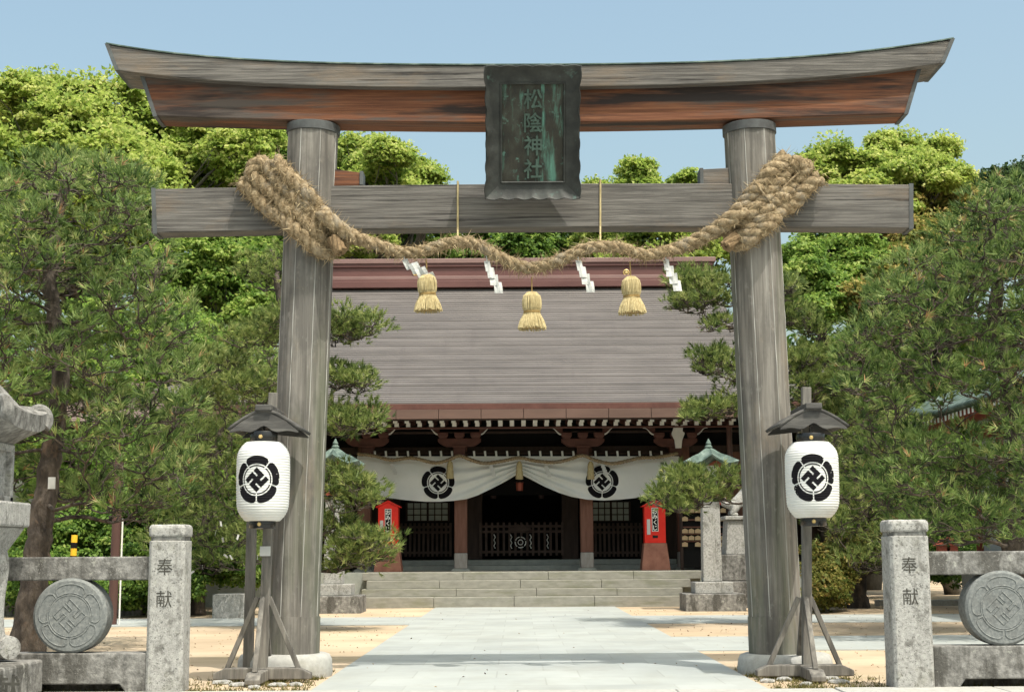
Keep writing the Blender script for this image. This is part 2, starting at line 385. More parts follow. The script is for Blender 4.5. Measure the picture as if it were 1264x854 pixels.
# ---- the crest: five rounded lobes round a ring, a manji set on its corner in the middle (unit radius)
def petal_r(a):                    # a in -1..1 across one lobe
    return .955 + .045 * math.cos(a * math.pi / 2) - .085 * max(0, (abs(a) - .72) / .28) ** 2.4
def crest_quads():
    Q = []
    for k in range(5):
        c = math.pi / 2 + k * 2 * math.pi / 5; hw = math.pi / 5
        NA, NR = 14, 4
        for i in range(NA):
            for j in range(NR):
                q = []
                for (di, dj) in ((0, 0), (1, 0), (1, 1), (0, 1)):
                    a = -1 + 2 * (i + di) / NA; r0 = .665; r1 = petal_r(a)
                    r = r0 + (r1 - r0) * (j + dj) / NR
                    th = c + a * (hw - .026 / r)
                    q.append((r * math.cos(th), r * math.sin(th)))
                Q.append(q)
        NA = 12
        for i in range(NA):            # thin inner ring, broken under each gap
            q = []
            for (di, r) in ((0, .56), (1, .56), (1, .61), (0, .61)):
                th = c + (-1 + 2 * (i + di) / NA) * (hw - .05)
                q.append((r * math.cos(th), r * math.sin(th)))
            Q.append(q)
    W_, g = .265, .1025; a, b = W_ + g, 2 * W_ + g
    rects = [(0, a, 1, b), (a, 0, b, a), (a, b, b, 1), (0, 0, a, W_), (1 - W_, 0, 1, a), (b, 1 - W_, 1, 1), (0, b, W_, 1)]
    S = .725
    for (x0, y0, x1, y1) in rects:
        n = 9
        for i in range(n):
            for j in range(n):
                q = []
                for (di, dj) in ((0, 0), (1, 0), (1, 1), (0, 1)):
                    u = x0 + (x1 - x0) * (i + di) / n - .5; v = .5 - (y0 + (y1 - y0) * (j + dj) / n)
                    q.append(((u - v) * S * .7071, (u + v) * S * .7071))
                Q.append(q)
    return Q
CREST = crest_quads()
def crest_onto(mb, fn, rad):
    for q in CREST: mb.add([fn(x * rad, z * rad) for (x, z) in q], [(0, 1, 2, 3)])
    return mb
def crest_lines():
    """outlines for a carved version"""
    Ls = []
    for k in range(5):
        c = math.pi / 2 + k * 2 * math.pi / 5; hw = math.pi / 5 - .06
        top = [(petal_r(a) * .98, c + a * hw) for a in np.linspace(-1, 1, 15)]
        bot = [(.70, c + a * hw) for a in np.linspace(1, -1, 8)]
        pl = [(r * math.cos(t), r * math.sin(t)) for r, t in top + bot]; Ls.append(pl + [pl[0]])
    W_, g = .24, .14; a, b = W_ + g, 2 * W_ + g
    pl = [(0, 0), (a, 0), (a, 0), (b, 0), (b, a), (1 - W_, a), (1 - W_, 0), (1, 0), (1, b), (b, b), (b, 1 - W_), (1, 1 - W_), (1, 1), (a, 1), (a, b), (W_, b), (W_, 1), (0, 1), (0, a), (a, a), (a, W_), (0, W_), (0, 0)]
    pl = [(0, 0), (b, 0), (b, a), (1 - W_, a), (1 - W_, 0), (1, 0), (1, b), (b, b), (b, 1 - W_), (1, 1 - W_), (1, 1), (a, 1), (a, b), (W_, b), (W_, 1), (0, 1), (0, a), (a, a), (a, W_), (0, W_), (0, 0)]
    S = .72; Ls.append([((u - .5 - (.5 - v)) * S * .7071, (u - .5 + (.5 - v)) * S * .7071) for u, v in pl])
    return Ls

# ------------------------------------------------------------------ the setting
X0 = .2
def struct(o): o['kind'] = 'structure'; return o
g = MB(); g.add([(-400, -60, 0), (400, -60, 0), (400, 900, 0), (-400, 900, 0)], [(0, 1, 2, 3)])
struct(g.build('ground', 'sand', loc=(0, 0, 0)))
p = MB(); p.box(X0 - 2.18, X0 + 2.18, 14.55, 36.95, -.02, .018)
struct(p.build('path', 'path_slabs', loc=(X0 - 2.18, 0.35, 0)))
p = MB(); p.box(X0 + 2.184, 30, 20.3, 23.6, -.02, .014)
struct(p.build('cross_path', 'path_slabs', loc=(0, 0, 0)))
p = MB(); p.box(X0 + 2.184, 30, 28.2, 31.6, -.02, .012); struct(p.build('cross_path', 'path_slabs', loc=(.3, 0, 0)))
p = MB(); p.box(-30, X0 - 2.184, 28.2, 31.6, -.02, .012); struct(p.build('cross_path', 'path_slabs', loc=(.6, 0, 0)))
p = MB()
for i in range(14):
    x0 = -10.5 + i * 1.5; p.box(x0 + .004, x0 + 1.496, 13.2, 14.52, -.5, .03 if not (X0 - 2.2 < x0 + .75 < X0 + 2.2) else .022)
struct(p.build('kerb_strip', 'stone_pale', loc=(0, 0, 0), bevel=.012))
p = MB(); p.box(-40, 40, -20, 13.19, -.05, -.0 + .004); struct(p.build('forecourt_paving', 'path_slabs', loc=(.1, .2, 0)))

# ------------------------------------------------------------------ torii
YT = 16.6
torii = thing('torii_gate', (X0, YT, 0), 'tall weathered timber torii gate with curved top lintel straddling the stone path', 'torii gate')
PRAD = .285
def pillar(tx, bx, stone_x, side):
    top = P(tx, 146, YT); bot = P(bx, 806, YT)
    zt = PZ(tx, 148.5, YS0) - .012
    d0 = top - bot; top = bot + d0 * ((zt - bot.z) / d0.z); d = top - bot
    def at(t): return bot + d * t
    sh = .068
    zs = MB(); zs.tube([at(sh + (1 - sh) * i / 30) for i in range(31)], PRAD, 56)
    # laid up from eight staves: very slightly flattened between the seams
    def facet(v):
        c = at((v.z - bot.z) / d.z); q = v - c; a = math.atan2(q.y, q.x) + .35
        u = (a * 8 / (2 * math.pi)) % 1 - .5
        return c + q * (1 - .016 * math.cos(u * math.pi * 2) - .0)
    zs.xf(facet)
    o = zs.build('pillar', 'pillar_wood', torii, smooth=True, angle=30)
    for k in range(8):
        a = (k / 8) * 2 * math.pi - .35; rg_s = random.Random(k + (40 if side > 0 else 0))
        q = MB(); pts = [at(sh + (.995 - sh) * i / 40) + Vector((math.cos(a), math.sin(a), 0)) * (PRAD * 1.012) + Vector((rg_s.uniform(-1, 1) * .002, 0, 0)) for i in range(41)]
        q.tube(pts, [rg_s.uniform(.002, .0065) for _ in pts], 5); q.build('seam', 'seam_filler', o, smooth=True)
    base = MB(); base.tube([at(0), at(sh * .5), at(sh)], [PRAD + .016, PRAD + .014, PRAD + .010], 48)
    base.build('pillar_foot', 'pillar_wood', o, smooth=True, angle=40)
    ring = MB(); ring.tube([at(.982), at(.983), at(.999), at(1.0)], [PRAD + .004, PRAD + .018, PRAD + .018, PRAD + .008], 48)
    ring.build('pillar_collar', 'dark_copper', o, smooth=True, angle=40)
    sx = PX(stone_x, 815, YT); h = bot.z
    st = MB(); st.lathe([(.50, -.05), (.515, .04), (.505, h - .06), (.48, h - .01), (.44, h + .004)], (sx, YT, 0), 48)
    st.build('foundation_stone', 'stone_pale', torii, smooth=True, angle=50)
    return at
YS0, YS1 = 16.40, 16.82            # depth of the lower lintel
atL = pillar(387.5, 360, 352, -1); atR = pillar(924, 959, 969, 1)

def curve_px(pts, x):
    for (a, b) in zip(pts, pts[1:]):
        if a[0] <= x <= b[0]: t = (x - a[0]) / (b[0] - a[0]); return a[1] + (b[1] - a[1]) * t
    return pts[0][1] if x < pts[0][0] else pts[-1][1]
def spline_fn(pts):
    xs = np.array([q[0] for q in pts], float); ys = np.array([q[1] for q in pts], float)
    co = np.polyfit(xs - 655, ys, 5); return lambda x: float(np.polyval(co, x - 655))
ktop = spline_fn([(130, 55), (190, 63.5), (253, 71), (354, 77.5), (471, 80.5), (597, 81), (717, 80.5), (800, 79.5), (902, 77), (985, 72), (1054, 65.5), (1110, 59), (1178, 48.6)])
kbot = spline_fn([(138, 86), (200, 93.5), (260, 99), (359, 105), (471, 107.5), (597, 108), (717, 106.5), (800, 105.5), (902, 102.5), (985, 97.5), (1054, 91.5), (1110, 85.5), (1165, 78)])
sbot = spline_fn([(187, 143), (260, 145.5), (359, 148), (471, 150), (597, 151), (717, 150.5), (902, 147), (1000, 144), (1119, 140)])
YK0, YK1 = 16.28, 16.95            # kasagi depth
YS0, YS1 = 16.40, 16.82            # shimaki depth
def lintel(name, m, x0, x1, topf, botf, ya, yb, ins, lift=0):
    """swept beam; its ends rake inwards towards the bottom by ins photo-pixels"""
    mb = MB(); N = 60; rows = []
    for i in range(N + 1):
        x = x0 + (x1 - x0) * i / N
        u = (i / N - .5) * 2
        xb = x - math.copysign(1, u) * ins * max(0, abs(u) - .6) / .4
        zt = PZ(x, topf(x), ya) + lift; zb = PZ(xb, botf(xb), ya)
        Xt, Xb = PX(x, topf(x), ya), PX(xb, botf(xb), ya)
        rows.append([(Xt, ya, zt), (Xt, yb, zt + .03), (Xb, yb, zb), (Xb, ya, zb), (Xt, ya, zt)])
    k = len(mb.v)
    for r in rows: mb.v += [Vector(q) for q in r[:4]]
    for i in range(N):
        for j in range(4): q = k + i * 4; mb.f.append((q + j, q + (j + 1) % 4, q + 4 + (j + 1) % 4, q + 4 + j))
    mb.f.append((k, k + 3, k + 2, k + 1)); q = k + N * 4; mb.f.append((q, q + 1, q + 2, q + 3))
    return mb.build(name, m, torii, bevel=.008, seg=1), rows
kas, krows = lintel('top_lintel', 'beam_grey', 131, 1177, ktop, kbot, YK0, YK1, 12)
shi, srows = lintel('under_lintel', 'beam_brown', 173, 1137, kbot, sbot, YS0, YS1, 17)
# copper capping along the top lintel
cap = MB(); N = len(krows)
for i, r in enumerate(krows):
    a, b = Vector(r[0]), Vector(r[1]); e = .012
    cap.v += [a + Vector((0, -.015, .004)), a + Vector((0, -.015, .018)), (a + b) / 2 + Vector((0, 0, .055)), b + Vector((0, .015, .03)), b + Vector((0, .015, .004))]
for i in range(N - 1):
    for j in range(5): q = i * 5; cap.f.append((q + j, q + (j + 1) % 5, q + 5 + (j + 1) % 5, q + 5 + j))
cap.f.append((0, 1, 2, 3, 4)); q = (N - 1) * 5; cap.f.append((q + 4, q + 3, q + 2, q + 1, q))
cap.build('copper_cap', 'verdigris', kas)
def end_plate(rows, idx, parent, sgn, t=.05, ov=.014):
    mb = MB(); r = rows[idx]; a = [Vector(q) for q in r[:4]]; c = sum(a, Vector()) / 4
    o = [q + (q - c).normalized() * ov for q in a]; dx = Vector((sgn * t, 0, 0))
    ins = Vector((-sgn * .035, 0, 0)); out = Vector((sgn * .012, 0, 0))
    mb.add([q + ins for q in o] + [q + out for q in o], [(0, 1, 2, 3), (7, 6, 5, 4), (0, 4, 5, 1), (1, 5, 6, 2), (2, 6, 7, 3), (3, 7, 4, 0)])
    mb.build('end_plate', 'dark_copper', parent)
for rows, par in ((krows, kas), (srows, shi)):
    end_plate(rows, 0, par, -1); end_plate(rows, -1, par, 1)
# tie beam
YN0, YN1 = 16.46, 16.76
nl = P(188, 233.5, YN0); nr = P(1126, 228, YN0); nlb = P(190, 287.5, YN0); nrb = P(1126, 281.5, YN0)
tb = MB(); N = 24
for i in range(N + 1):
    t = i / N; sag = .035 * (1 - (2 * t - 1) ** 2)
    x = nl.x + (nr.x - nl.x) * t; zt = nl.z + (nr.z - nl.z) * t + sag; zb = nlb.z + (nrb.z - nlb.z) * t + sag * 1.1
    tb.v += [Vector((x, YN0, zt)), Vector((x, YN1, zt)), Vector((x, YN1, zb)), Vector((x, YN0, zb))]
for i in range(N):
    for j in range(4): q = i * 4; tb.f.append((q + j, q + (j + 1) % 4, q + 4 + (j + 1) % 4, q + 4 + j))
tb.f.append((0, 3, 2, 1)); q = N * 4; tb.f.append((q, q + 1, q + 2, q + 3))
tie = tb.build('tie_beam', 'beam_grey', torii, bevel=.008, seg=1)
tr = [[(nl.x, YN0, nl.z), (nl.x, YN1, nl.z), (nlb.x, YN1, nlb.z), (nlb.x, YN0, nlb.z)], [(nr.x, YN0, nr.z), (nr.x, YN1, nr.z), (nrb.x, YN1, nrb.z), (nrb.x, YN0, nrb.z)]]
end_plate(tr, 0, tie, -1); end_plate(tr, 1, tie, 1)
for (xa, xb, ya, yb, ye) in ((405, 444, 208, 228, 213), (905, 868, 207, 227, 209)):
    a = P(xa, ya, 16.5); b = P(xb, ye, 16.5); zb = P(xb, yb, 16.5).z - .01
    q = MB(); q.prism([(a.x, zb), (b.x + (.02 if b.x > a.x else -.02), zb), (b.x, b.z), (a.x, a.z)], 16.5, 16.72)
    wo = q.build('wedge', 'beam_brown' if xa < 600 else 'beam_grey', torii, bevel=.006)
    sg = 1 if b.x > a.x else -1
    q = MB(); q.box(min(b.x, b.x + sg * .04), max(b.x, b.x + sg * .04), 16.485, 16.735, zb + .003, b.z + .012); q.build('wedge_cap', 'dark_copper', wo, bevel=.004)

# ------------------------------------------------------------------ name plaque
YP = 16.0
def plaque():
    ct = P(657.5, 81, 15.86); cb = P(657.5, 246, 16.27)
    root = thing('name_plaque', ((ct.x + cb.x) / 2, 16.27, cb.z), 'dark bronze name plaque with wavy frame and green streaks at the centre of the gate', 'plaque')
    up = (ct - cb); H = up.length; up.normalize(); right = Vector((1, 0, 0)); nrm = right.cross(up)   # faces -Y
    if nrm.y > 0: nrm = -nrm
    o = cb + up * H / 2 + (ct - cb) * 0
    W2 = (PX(717, 160, 16.06) - PX(597, 160, 16.06)) / 2; H2 = H / 2
    iw, ih0, ih1 = W2 * 39 / 60, -H2 * .745, H2 * .735
    def pt(x, z, d): return o + right * x + up * z + nrm * d
    def wav(k, n, L_): return .022 * abs(math.sin(math.pi * k * 6 / n)) - .016
    fr = MB(); N = 40
    # four sloping sides, outer edge scalloped and standing forward
    def outer(side, k):
        t = -1 + 2 * k / N; wv = wav(k, N, 1); pinch = -.02 * (1 - t * t)
        if side == 'l': return (-W2 - wv - pinch * 1, t * H2)
        if side == 'r': return (W2 + wv + pinch * 1, t * H2)
        if side == 't': return (t * W2, H2 + wv * .6)
        return (t * W2, -H2 - wv)
    for side in 'lrtb':
        rows = []
        for k in range(N + 1):
            t = -1 + 2 * k / N; ox, oz = outer(side, k)
            if side in 'lr': ix, iz = (-iw if side == 'l' else iw), (ih0 + (ih1 - ih0) * (t + 1) / 2)
            else: ix, iz = t * iw, (ih1 if side == 't' else ih0)
            mid = ((ox + ix) / 2, (oz + iz) / 2)
            rows.append([pt(ox, oz, -.05), pt(ox, oz, .10), pt(ox * .96 + ix * .04, oz * .96 + iz * .04, .115), pt(mid[0], mid[1], .045), pt(ix, iz, .035), pt(ix, iz, -.03)])
        fr.grid(rows)
    fr.build('frame', 'bronze_frame', root, smooth=True, angle=50)
    pn = MB(); pn.add([pt(-iw - .02, ih0 - .02, 0), pt(iw + .02, ih0 - .02, 0), pt(iw + .02, ih1 + .02, 0), pt(-iw - .02, ih1 + .02, 0)], [(0, 1, 2, 3)])
    pn.build('panel', 'bronze', root, solid=.03)
    bk = MB(); a = [(-W2 * .97, -H2 * .97), (W2 * .97, -H2 * .97), (W2 * .97, H2 * .97), (-W2 * .97, H2 * .97)]
    bk.add([pt(x, z, -.055) for x, z in a] + [pt(x, z, -.035) for x, z in a], [(0, 1, 2, 3), (7, 6, 5, 4), (0, 4, 5, 1), (1, 5, 6, 2), (2, 6, 7, 3), (3, 7, 4, 0)])
    bk.build('back_board', 'bronze_frame', root)
    bd = MB()
    for (x0, z0, x1, z1) in ((-iw, ih0, -iw, ih1), (iw, ih0, iw, ih1), (-iw, ih1, iw, ih1), (-iw, ih0, iw, ih0)):
        bd.tube([pt(x0, z0, .04), pt(x1, z1, .04)], .012, 6)
    bd.build('inner_moulding', 'bronze_frame', root, smooth=True)
    rot = Matrix((right, -nrm, up)).transposed()
    for i, ch in enumerate('松陰神社'):
        py = (122, 151, 179.5, 208)[i]
        s_t = (246 - py) / (246 - 81); z = -H2 + H * s_t
        mb = MB(); add_glyph(mb, ch, .222, pt(.004, z, .012), .024, bold=.004, sx=.95, tilt=rot)
        mb.build('raised_character', 'bronze_letter', root)
plaque()

# ------------------------------------------------------------------ great straw rope
def fuzz(paths, rads, n, seed, name, parent, org, L=(.04, .13), wdt=.004, down=.35):
    rg = np.random.default_rng(seed); V_ = []; 
    allp = [(np.array(q), r) for ps, r in zip(paths, rads) for q in ps]
    idx = rg.integers(0, len(allp), n)
    C = np.array([allp[i][0] for i in idx]); rr = np.array([allp[i][1] for i in idx])
    d = rg.normal(size=(n, 3)); d /= np.linalg.norm(d, axis=1)[:, None]
    a = C + d * rr[:, None] * rg.uniform(.75, .98, n)[:, None]
    e = d * .7 + rg.normal(size=(n, 3)) * .7; e[:, 2] -= down; e /= np.linalg.norm(e, axis=1)[:, None]
    b = a + e * rg.uniform(L[0], L[1], n)[:, None]
    s = np.cross(e, rg.normal(size=(n, 3))); s /= np.linalg.norm(s, axis=1)[:, None]; s *= wdt
    v = np.stack([a - s, a + s, b], 1).reshape(-1, 3); f = np.arange(3 * n).reshape(-1, 3)
    return np_mesh(name, 'straw_fibres', v, f, rg.uniform(0, 1, n), parent, org)

YR = 16.22
rope = thing('straw_rope', (X0, YR, 4.5), 'thick twisted straw rope swagged between the gate pillars with heavy coils at both ends', 'sacred rope')
main_px = [(396, 262, 16.12), (412, 276, 16.12), (430, 289, 16.16), (448, 297, YR), (471, 304, YR), (497, 312, YR), (525, 309, YR), (551, 300.5, YR), (571, 299, YR), (592, 303, YR), (618, 318, YR), (654, 330.5, YR),
           (695, 319, YR), (725, 306.5, YR), (761, 305, YR), (796, 314.5, YR), (827, 309, YR), (855, 299, YR), (880, 286, 16.16), (900, 272, 16.1), (918, 256, 16.08)]
mpath = catmull([P(*q) for q in main_px], 10)
mb = MB(); mp = twisted(mb, mpath, lambda t: .070 + .034 * max(0, (t - .78) / .22) + .03 * max(0, (.16 - t) / .16), .40, 3, .03, 9)
mb.build('twisted_rope', 'rope', rope, smooth=True, angle=180)
# coils: passes of rope folded side by side over pillar and tie beam
def depth_at(px, py, at_fn):
    # y of the coil centreline so it lies on the pillar's round face, or on the tie beam's face beyond it
    c = at_fn(.72); x = PX(px, py, 16.3); dx = abs(x - c.x)
    rr = PRAD + .105
    if dx < rr * .98: y = c.y - math.sqrt(rr * rr - dx * dx)
    else: y = 99
    return min(y, YN0 - .10)
def coil(at_fn, A, B, offs, rad, seed, pitch, flip):
    A, B = Vector((*A, 0)), Vector((*B, 0)); d = (B - A).normalized(); nrm = Vector((-d.y, d.x, 0))
    paths = []; mbs = MB(); pts = []
    for k, (of, ea, eb) in enumerate(offs):
        a = A + nrm * of + d * ea; b = B + nrm * of * .62 + d * eb
        seq = [a.lerp(b, t) for t in np.linspace(0, 1, 9)]
        if k % 2: seq.reverse()
        pts += [(q.x, q.y) for q in seq]
    rg = random.Random(seed)
    w3 = [P(x + rg.uniform(-2.5, 2.5), y + rg.uniform(-2.5, 2.5), depth_at(x, y, at_fn) - .05 * rg.random()) for (x, y) in pts]
    path = catmull(w3, 6)
    mp_ = twisted(mbs, path, rad, pitch, 3, .03, 9, .56)
    o = mbs.build('rope_coil', 'rope', rope, smooth=True, angle=180)
    return mp_
cl = coil(atL, (321, 213), (416, 306), [(25, -8, -4), (9, -10, -2), (-8, -8, 2), (-24, 2, -12)], .092, 3, .36, 1)
cl2 = coil(atL, (336, 222), (392, 272), [(14, 0, 0), (-4, -4, 4), (-16, 4, 8)], .07, 4, .3, 1)
cr = coil(atR, (990, 208), (905, 297), [(27, 4, -6), (11, 0, 0), (-6, -4, 0), (-23, -6, -10)], .098, 5, .36, 1)
mb = MB()
for (px, py, qx, qy, at_) in ((411, 294, 422, 313, atL), (907, 291, 896, 305, atR)):
    mb = MB()
    a = P(px, py, 16.15); b = P(qx, qy, 16.1)
    twisted(mb, [a.lerp(b, k / 8) for k in range(9)], .078, .8, 7, .02, 7, .42)
    mb.build('bound_rope_end', 'rope_end', rope, smooth=True)
for (x0, y0, x1, y1) in ((330, 254, 362, 216), (396, 300, 418, 270), (952, 252, 930, 222), (966, 232, 984, 215)):
    ps = []; mb = MB()
    for t in np.linspace(0, 1, 7):
        x = x0 + (x1 - x0) * t; y = y0 + (y1 - y0) * t
        ps.append(P(x, y, depth_at(x, y, atL if x < 600 else atR) - .10 - .02 * math.sin(math.pi * t)))
    mb.tube(ps, .011, 6); mb.build('binding_cord', 'rope', rope, smooth=True)
fuzz([mp, cl, cl2, cr], [.085, .10, .08, .105], 15000, 9, 'loose_straw', rope, (X0, YR, 4.5))

# cords that hang the rope
for k, (px, y0, y1, lab) in enumerate(((565, 224, 296, 'thin straw cord tying the rope to the tie beam, left of the plaque'), (741, 222, 300, 'thin straw cord tying the rope to the tie beam, right of the plaque'))):
    a = P(px, y0, YN0 - .012); b = P(px, 280, YN0 - .015); c = P(px, y1, YR)
    mb = MB(); mb.tube([Vector((a.x, YN1 + .01, a.z - .3)), Vector((a.x, YN1 + .01, a.z)), a, b, c], .011, 6)
    o = mb.build('hanging_cord', 'straw', rope, smooth=True)

# tassels
def tassel_proto():
    root = thing('straw_tassel', (0, 0, 0), '-', 'tassel', 'straw tassels under the rope')
    rg = random.Random(8); H = .40
    def prof(z):   # z 0 top .. 1 bottom
        pts = [(0, .045), (.06, .085), (.25, .10), (.42, .098), (.54, .075), (.6, .085), (.8, .125), (1, .148)]
        return curve_px(pts, z)
    core = MB(); core.lathe([(prof(z) * .86, -z * H) for z in np.linspace(0, .97, 20)], n=24); core.build('straw_core', 'straw_dark', root, smooth=True)
    for (nm, z0, z1, cnt) in (('straw_head', 0, .55, 150), ('straw_skirt', .53, 1.0, 170)):
        mb = MB()
        for i in range(cnt):
            a = 2 * math.pi * (i + rg.random()) / cnt; da = rg.uniform(-.16, .16); e = z1 + (rg.uniform(-.03, .04) if z1 == 1 else 0)
            k = rg.uniform(.9, 1.06)
            mb.tube([(prof(z) * k * math.cos(a + da * (z - z0)), prof(z) * k * math.sin(a + da * (z - z0)), -z * H) for z in np.linspace(z0, e, 6)], rg.uniform(.0045, .007), 4)
        mb.build(nm, 'straw', root)
    mb = MB()
    for z in (.53, .55, .57): mb.tube([((prof(z) + .01) * math.cos(t), (prof(z) + .01) * math.sin(t), -z * H) for t in np.linspace(0, 2 * math.pi, 20)], .007, 5)
    mb.build('waist_tie', 'straw_dark', root)
    mb = MB(); mb.tube([(0, 0, -.02), (0, 0, .17)], .007, 5); mb.build('string', 'straw_dark', root)
    return root
tp = tassel_proto()
for k, (px, py, rz, tilt, lab) in enumerate(((527, 339, .3, -.04, 'leftmost straw tassel under the rope, beside the twisted paper streamer'), (656.5, 361, 1.7, 0, 'middle straw tassel at the lowest dip of the rope'), (778.5, 342, 3.1, .03, 'rightmost straw tassel under the rope, in front of the roof ridge'))):
    o = tp if k == 0 else copy_tree(tp)
    o.location = P(px, py, YR); o.rotation_euler = (0, tilt, rz); o['label'] = lab

# zigzag paper streamers
def streamer(px, py, tw, lab, wild=0):
    root_p = P(px, py, YR - .02)
    mb = MB(); s = .105; x = 0; z = 0
    segs = [(0, 0, .06), (.022, -.075, .082), (.052, -.155, .092), (.088, -.24, .092)]
    for i, (dx, dz, wd) in enumerate(segs):
        h = .125
        if wild and i > 0: dx += .02 * i; wd *= 1.3
        y = -.012 * (i % 2) - .006 * i
        def tq(x_, z_):
            a = tw + wild * (-z_) * 3 + .18 * math.sin(i * 2.1 + px); bend = .022 * math.sin(z_ * 17 + i + px) + .012 * math.sin(x_ * 60 + px)
            v = Vector((x_ - .06, y + bend, z_)); v = Matrix.Rotation(a, 3, 'Z') @ v
            if wild: v = Matrix.Rotation(-.35, 3, 'Y') @ v
            return root_p + v + Vector((.06, 0, 0))
        mb.grid([[tq(dx + wd * u + .012 * v_, dz - h * v_) for u in np.linspace(0, 1, 4)] for v_ in np.linspace(0, 1, 5)])
    mb.tube([root_p + Vector((.02, .01, .06)), root_p + Vector((.03, 0, -.02))], .006, 5)
    o = mb.build('paper_streamer', 'paper', loc=tuple(root_p), fix=False, solid=.002); tag(o, lab, 'paper streamer', 'white paper streamers on the straw rope')
streamer(496, 319, -.2, 'curled white paper streamer hanging next to the leftmost tassel', .55)
streamer(598, 322, .15, 'white zigzag paper streamer between the left and middle tassels')
streamer(711, 321, .1, 'white zigzag paper streamer between the middle and right tassels')
streamer(819, 320, -.15, 'white zigzag paper streamer nearest the right pillar')

# ------------------------------------------------------------------ lantern stands and paper lanterns
YL = 15.7
def lantern_stand(cx, base_y, post_top, roof, brx, label, top_x, roof_y0, roof_drop):
    b = P(cx, base_y, YL); x = b.x; b.z = 0.0
    root = thing('lantern_stand', (x, YL, 0), label, 'lantern stand', 'wooden lantern stands before the gate pillars')
    zt = PZ(cx, post_top, YL)
    q = MB(); yb = YL + .09
    tx = PX(top_x, post_top, YL)
    q.beam((x, yb, .06), (tx, yb, zt), .095, .095, (0, 1, 0)); q.build('post', 'stand_wood', root, bevel=.008)
    px = 117.0
    l, r_ = PX(brx[0], base_y, YL), PX(brx[1], base_y, YL)
    q = MB(); h0, h1 = .035, .15
    q.prism([(l, h0), (r_, h0), (r_, h0 + .06), (r_ - .12, h1), (l + .12, h1), (l, h0 + .06)], yb - .075, yb + .075)
    q.build('base_beam', 'stand_wood', root, bevel=.01)
    q = MB(); q.prism([(-.62, .025), (.62, .025), (.62, .075), (.5, .135), (-.5, .135), (-.62, .075)], -.075, .075)
    q.xf(lambda v: (x + v.y, yb + v.x, v.z)); q.build('base_beam', 'stand_wood', root, bevel=.01)
    zb = PZ(cx, 737, YL)
    for (ex, ey) in ((l + .13, yb), (r_ - .13, yb), (x, yb - .46), (x, yb + .46)):
        s_ = Vector((ex - x, ey - yb, 0)).normalized() * .06
        q = MB(); q.beam((ex, ey, h1 - .02), (x + s_.x, yb + s_.y, zb), .05, .05, (0, 1, 0) if abs(ey - yb) < .01 else (1, 0, 0)); q.build('brace', 'stand_wood', root, bevel=.006)
    q = MB(); q.beam((x + .0, yb - .08, zb - .02), (x, yb - .08, zb + .5), .03, .02, (0, 1, 0))
    # little curved roof
    xs = [PX(v, roof_y0, YL - .32) for v in roof]; xc = (xs[0] + xs[1]) / 2; hw = (xs[1] - xs[0]) / 2 * .92; zr = PZ(cx, roof_y0, YL - .3); dr = roof_drop / px
    def rz(u): return zr - dr * (abs(u) ** 1.55)
    us = np.linspace(-1, 1, 25)
    top = [(xc + hw * u, rz(u)) for u in us]; bot = [(xc + hw * u * .99, rz(u) - .028 - .0 * (1 - abs(u))) for u in us]
    q = MB()
    rows = [[(X_, YL - .34, z) for X_, z in top], [(X_, YL - .30, z + .01) for X_, z in top], [(X_, YL + .48, z + .01) for X_, z in top]]
    q.grid(rows)
    ro = q.build('roof_board', 'roof_wood', root, solid=.03, smooth=True)
    q = MB(); poly = [(xc + hw * u * .96, rz(u) - .015) for u in us] + [(xc + hw * u * .96, zr - dr * (.78 + .2 * abs(u)) - .035 + .03 * math.cos(u * 8) * (1 - abs(u))) for u in us[::-1]]
    q.prism(poly, YL - .335, YL - .30); q.build('bargeboard', 'roof_wood', root, bevel=.003)
    q = MB(); q.prism([(xc + hw * u * .96, rz(u) - .015) for u in us] + [(xc + hw * u * .96, zr - dr * (.78 + .2 * abs(u)) - .035) for u in us[::-1]], YL + .42, YL + .45); q.build('bargeboard', 'roof_wood', root, bevel=.003)
    q = MB(); q.box(xc - .085, xc + .085, YL - .38, YL + .5, zr - .005, zr + .06); q.build('roof_ridge', 'roof_wood', root, bevel=.012)
    q = MB(); q.box(xc - .03, xc + .03, YL - .1, YL + .14, zr - .16, zr - .09); q.build('hanger_arm', 'stand_wood', root)
    return root, xc, zr
lantern_stand(322, 830, 484, (278, 374), (262, 383), 'weathered wooden stand with curved roof holding the paper lantern before the left gate pillar', 336, 507, 23)
lantern_stand(998, 826, 477, (957, 1050), (935, 1055), 'weathered wooden stand with curved roof holding the paper lantern before the right gate pillar', 997, 505, 21)

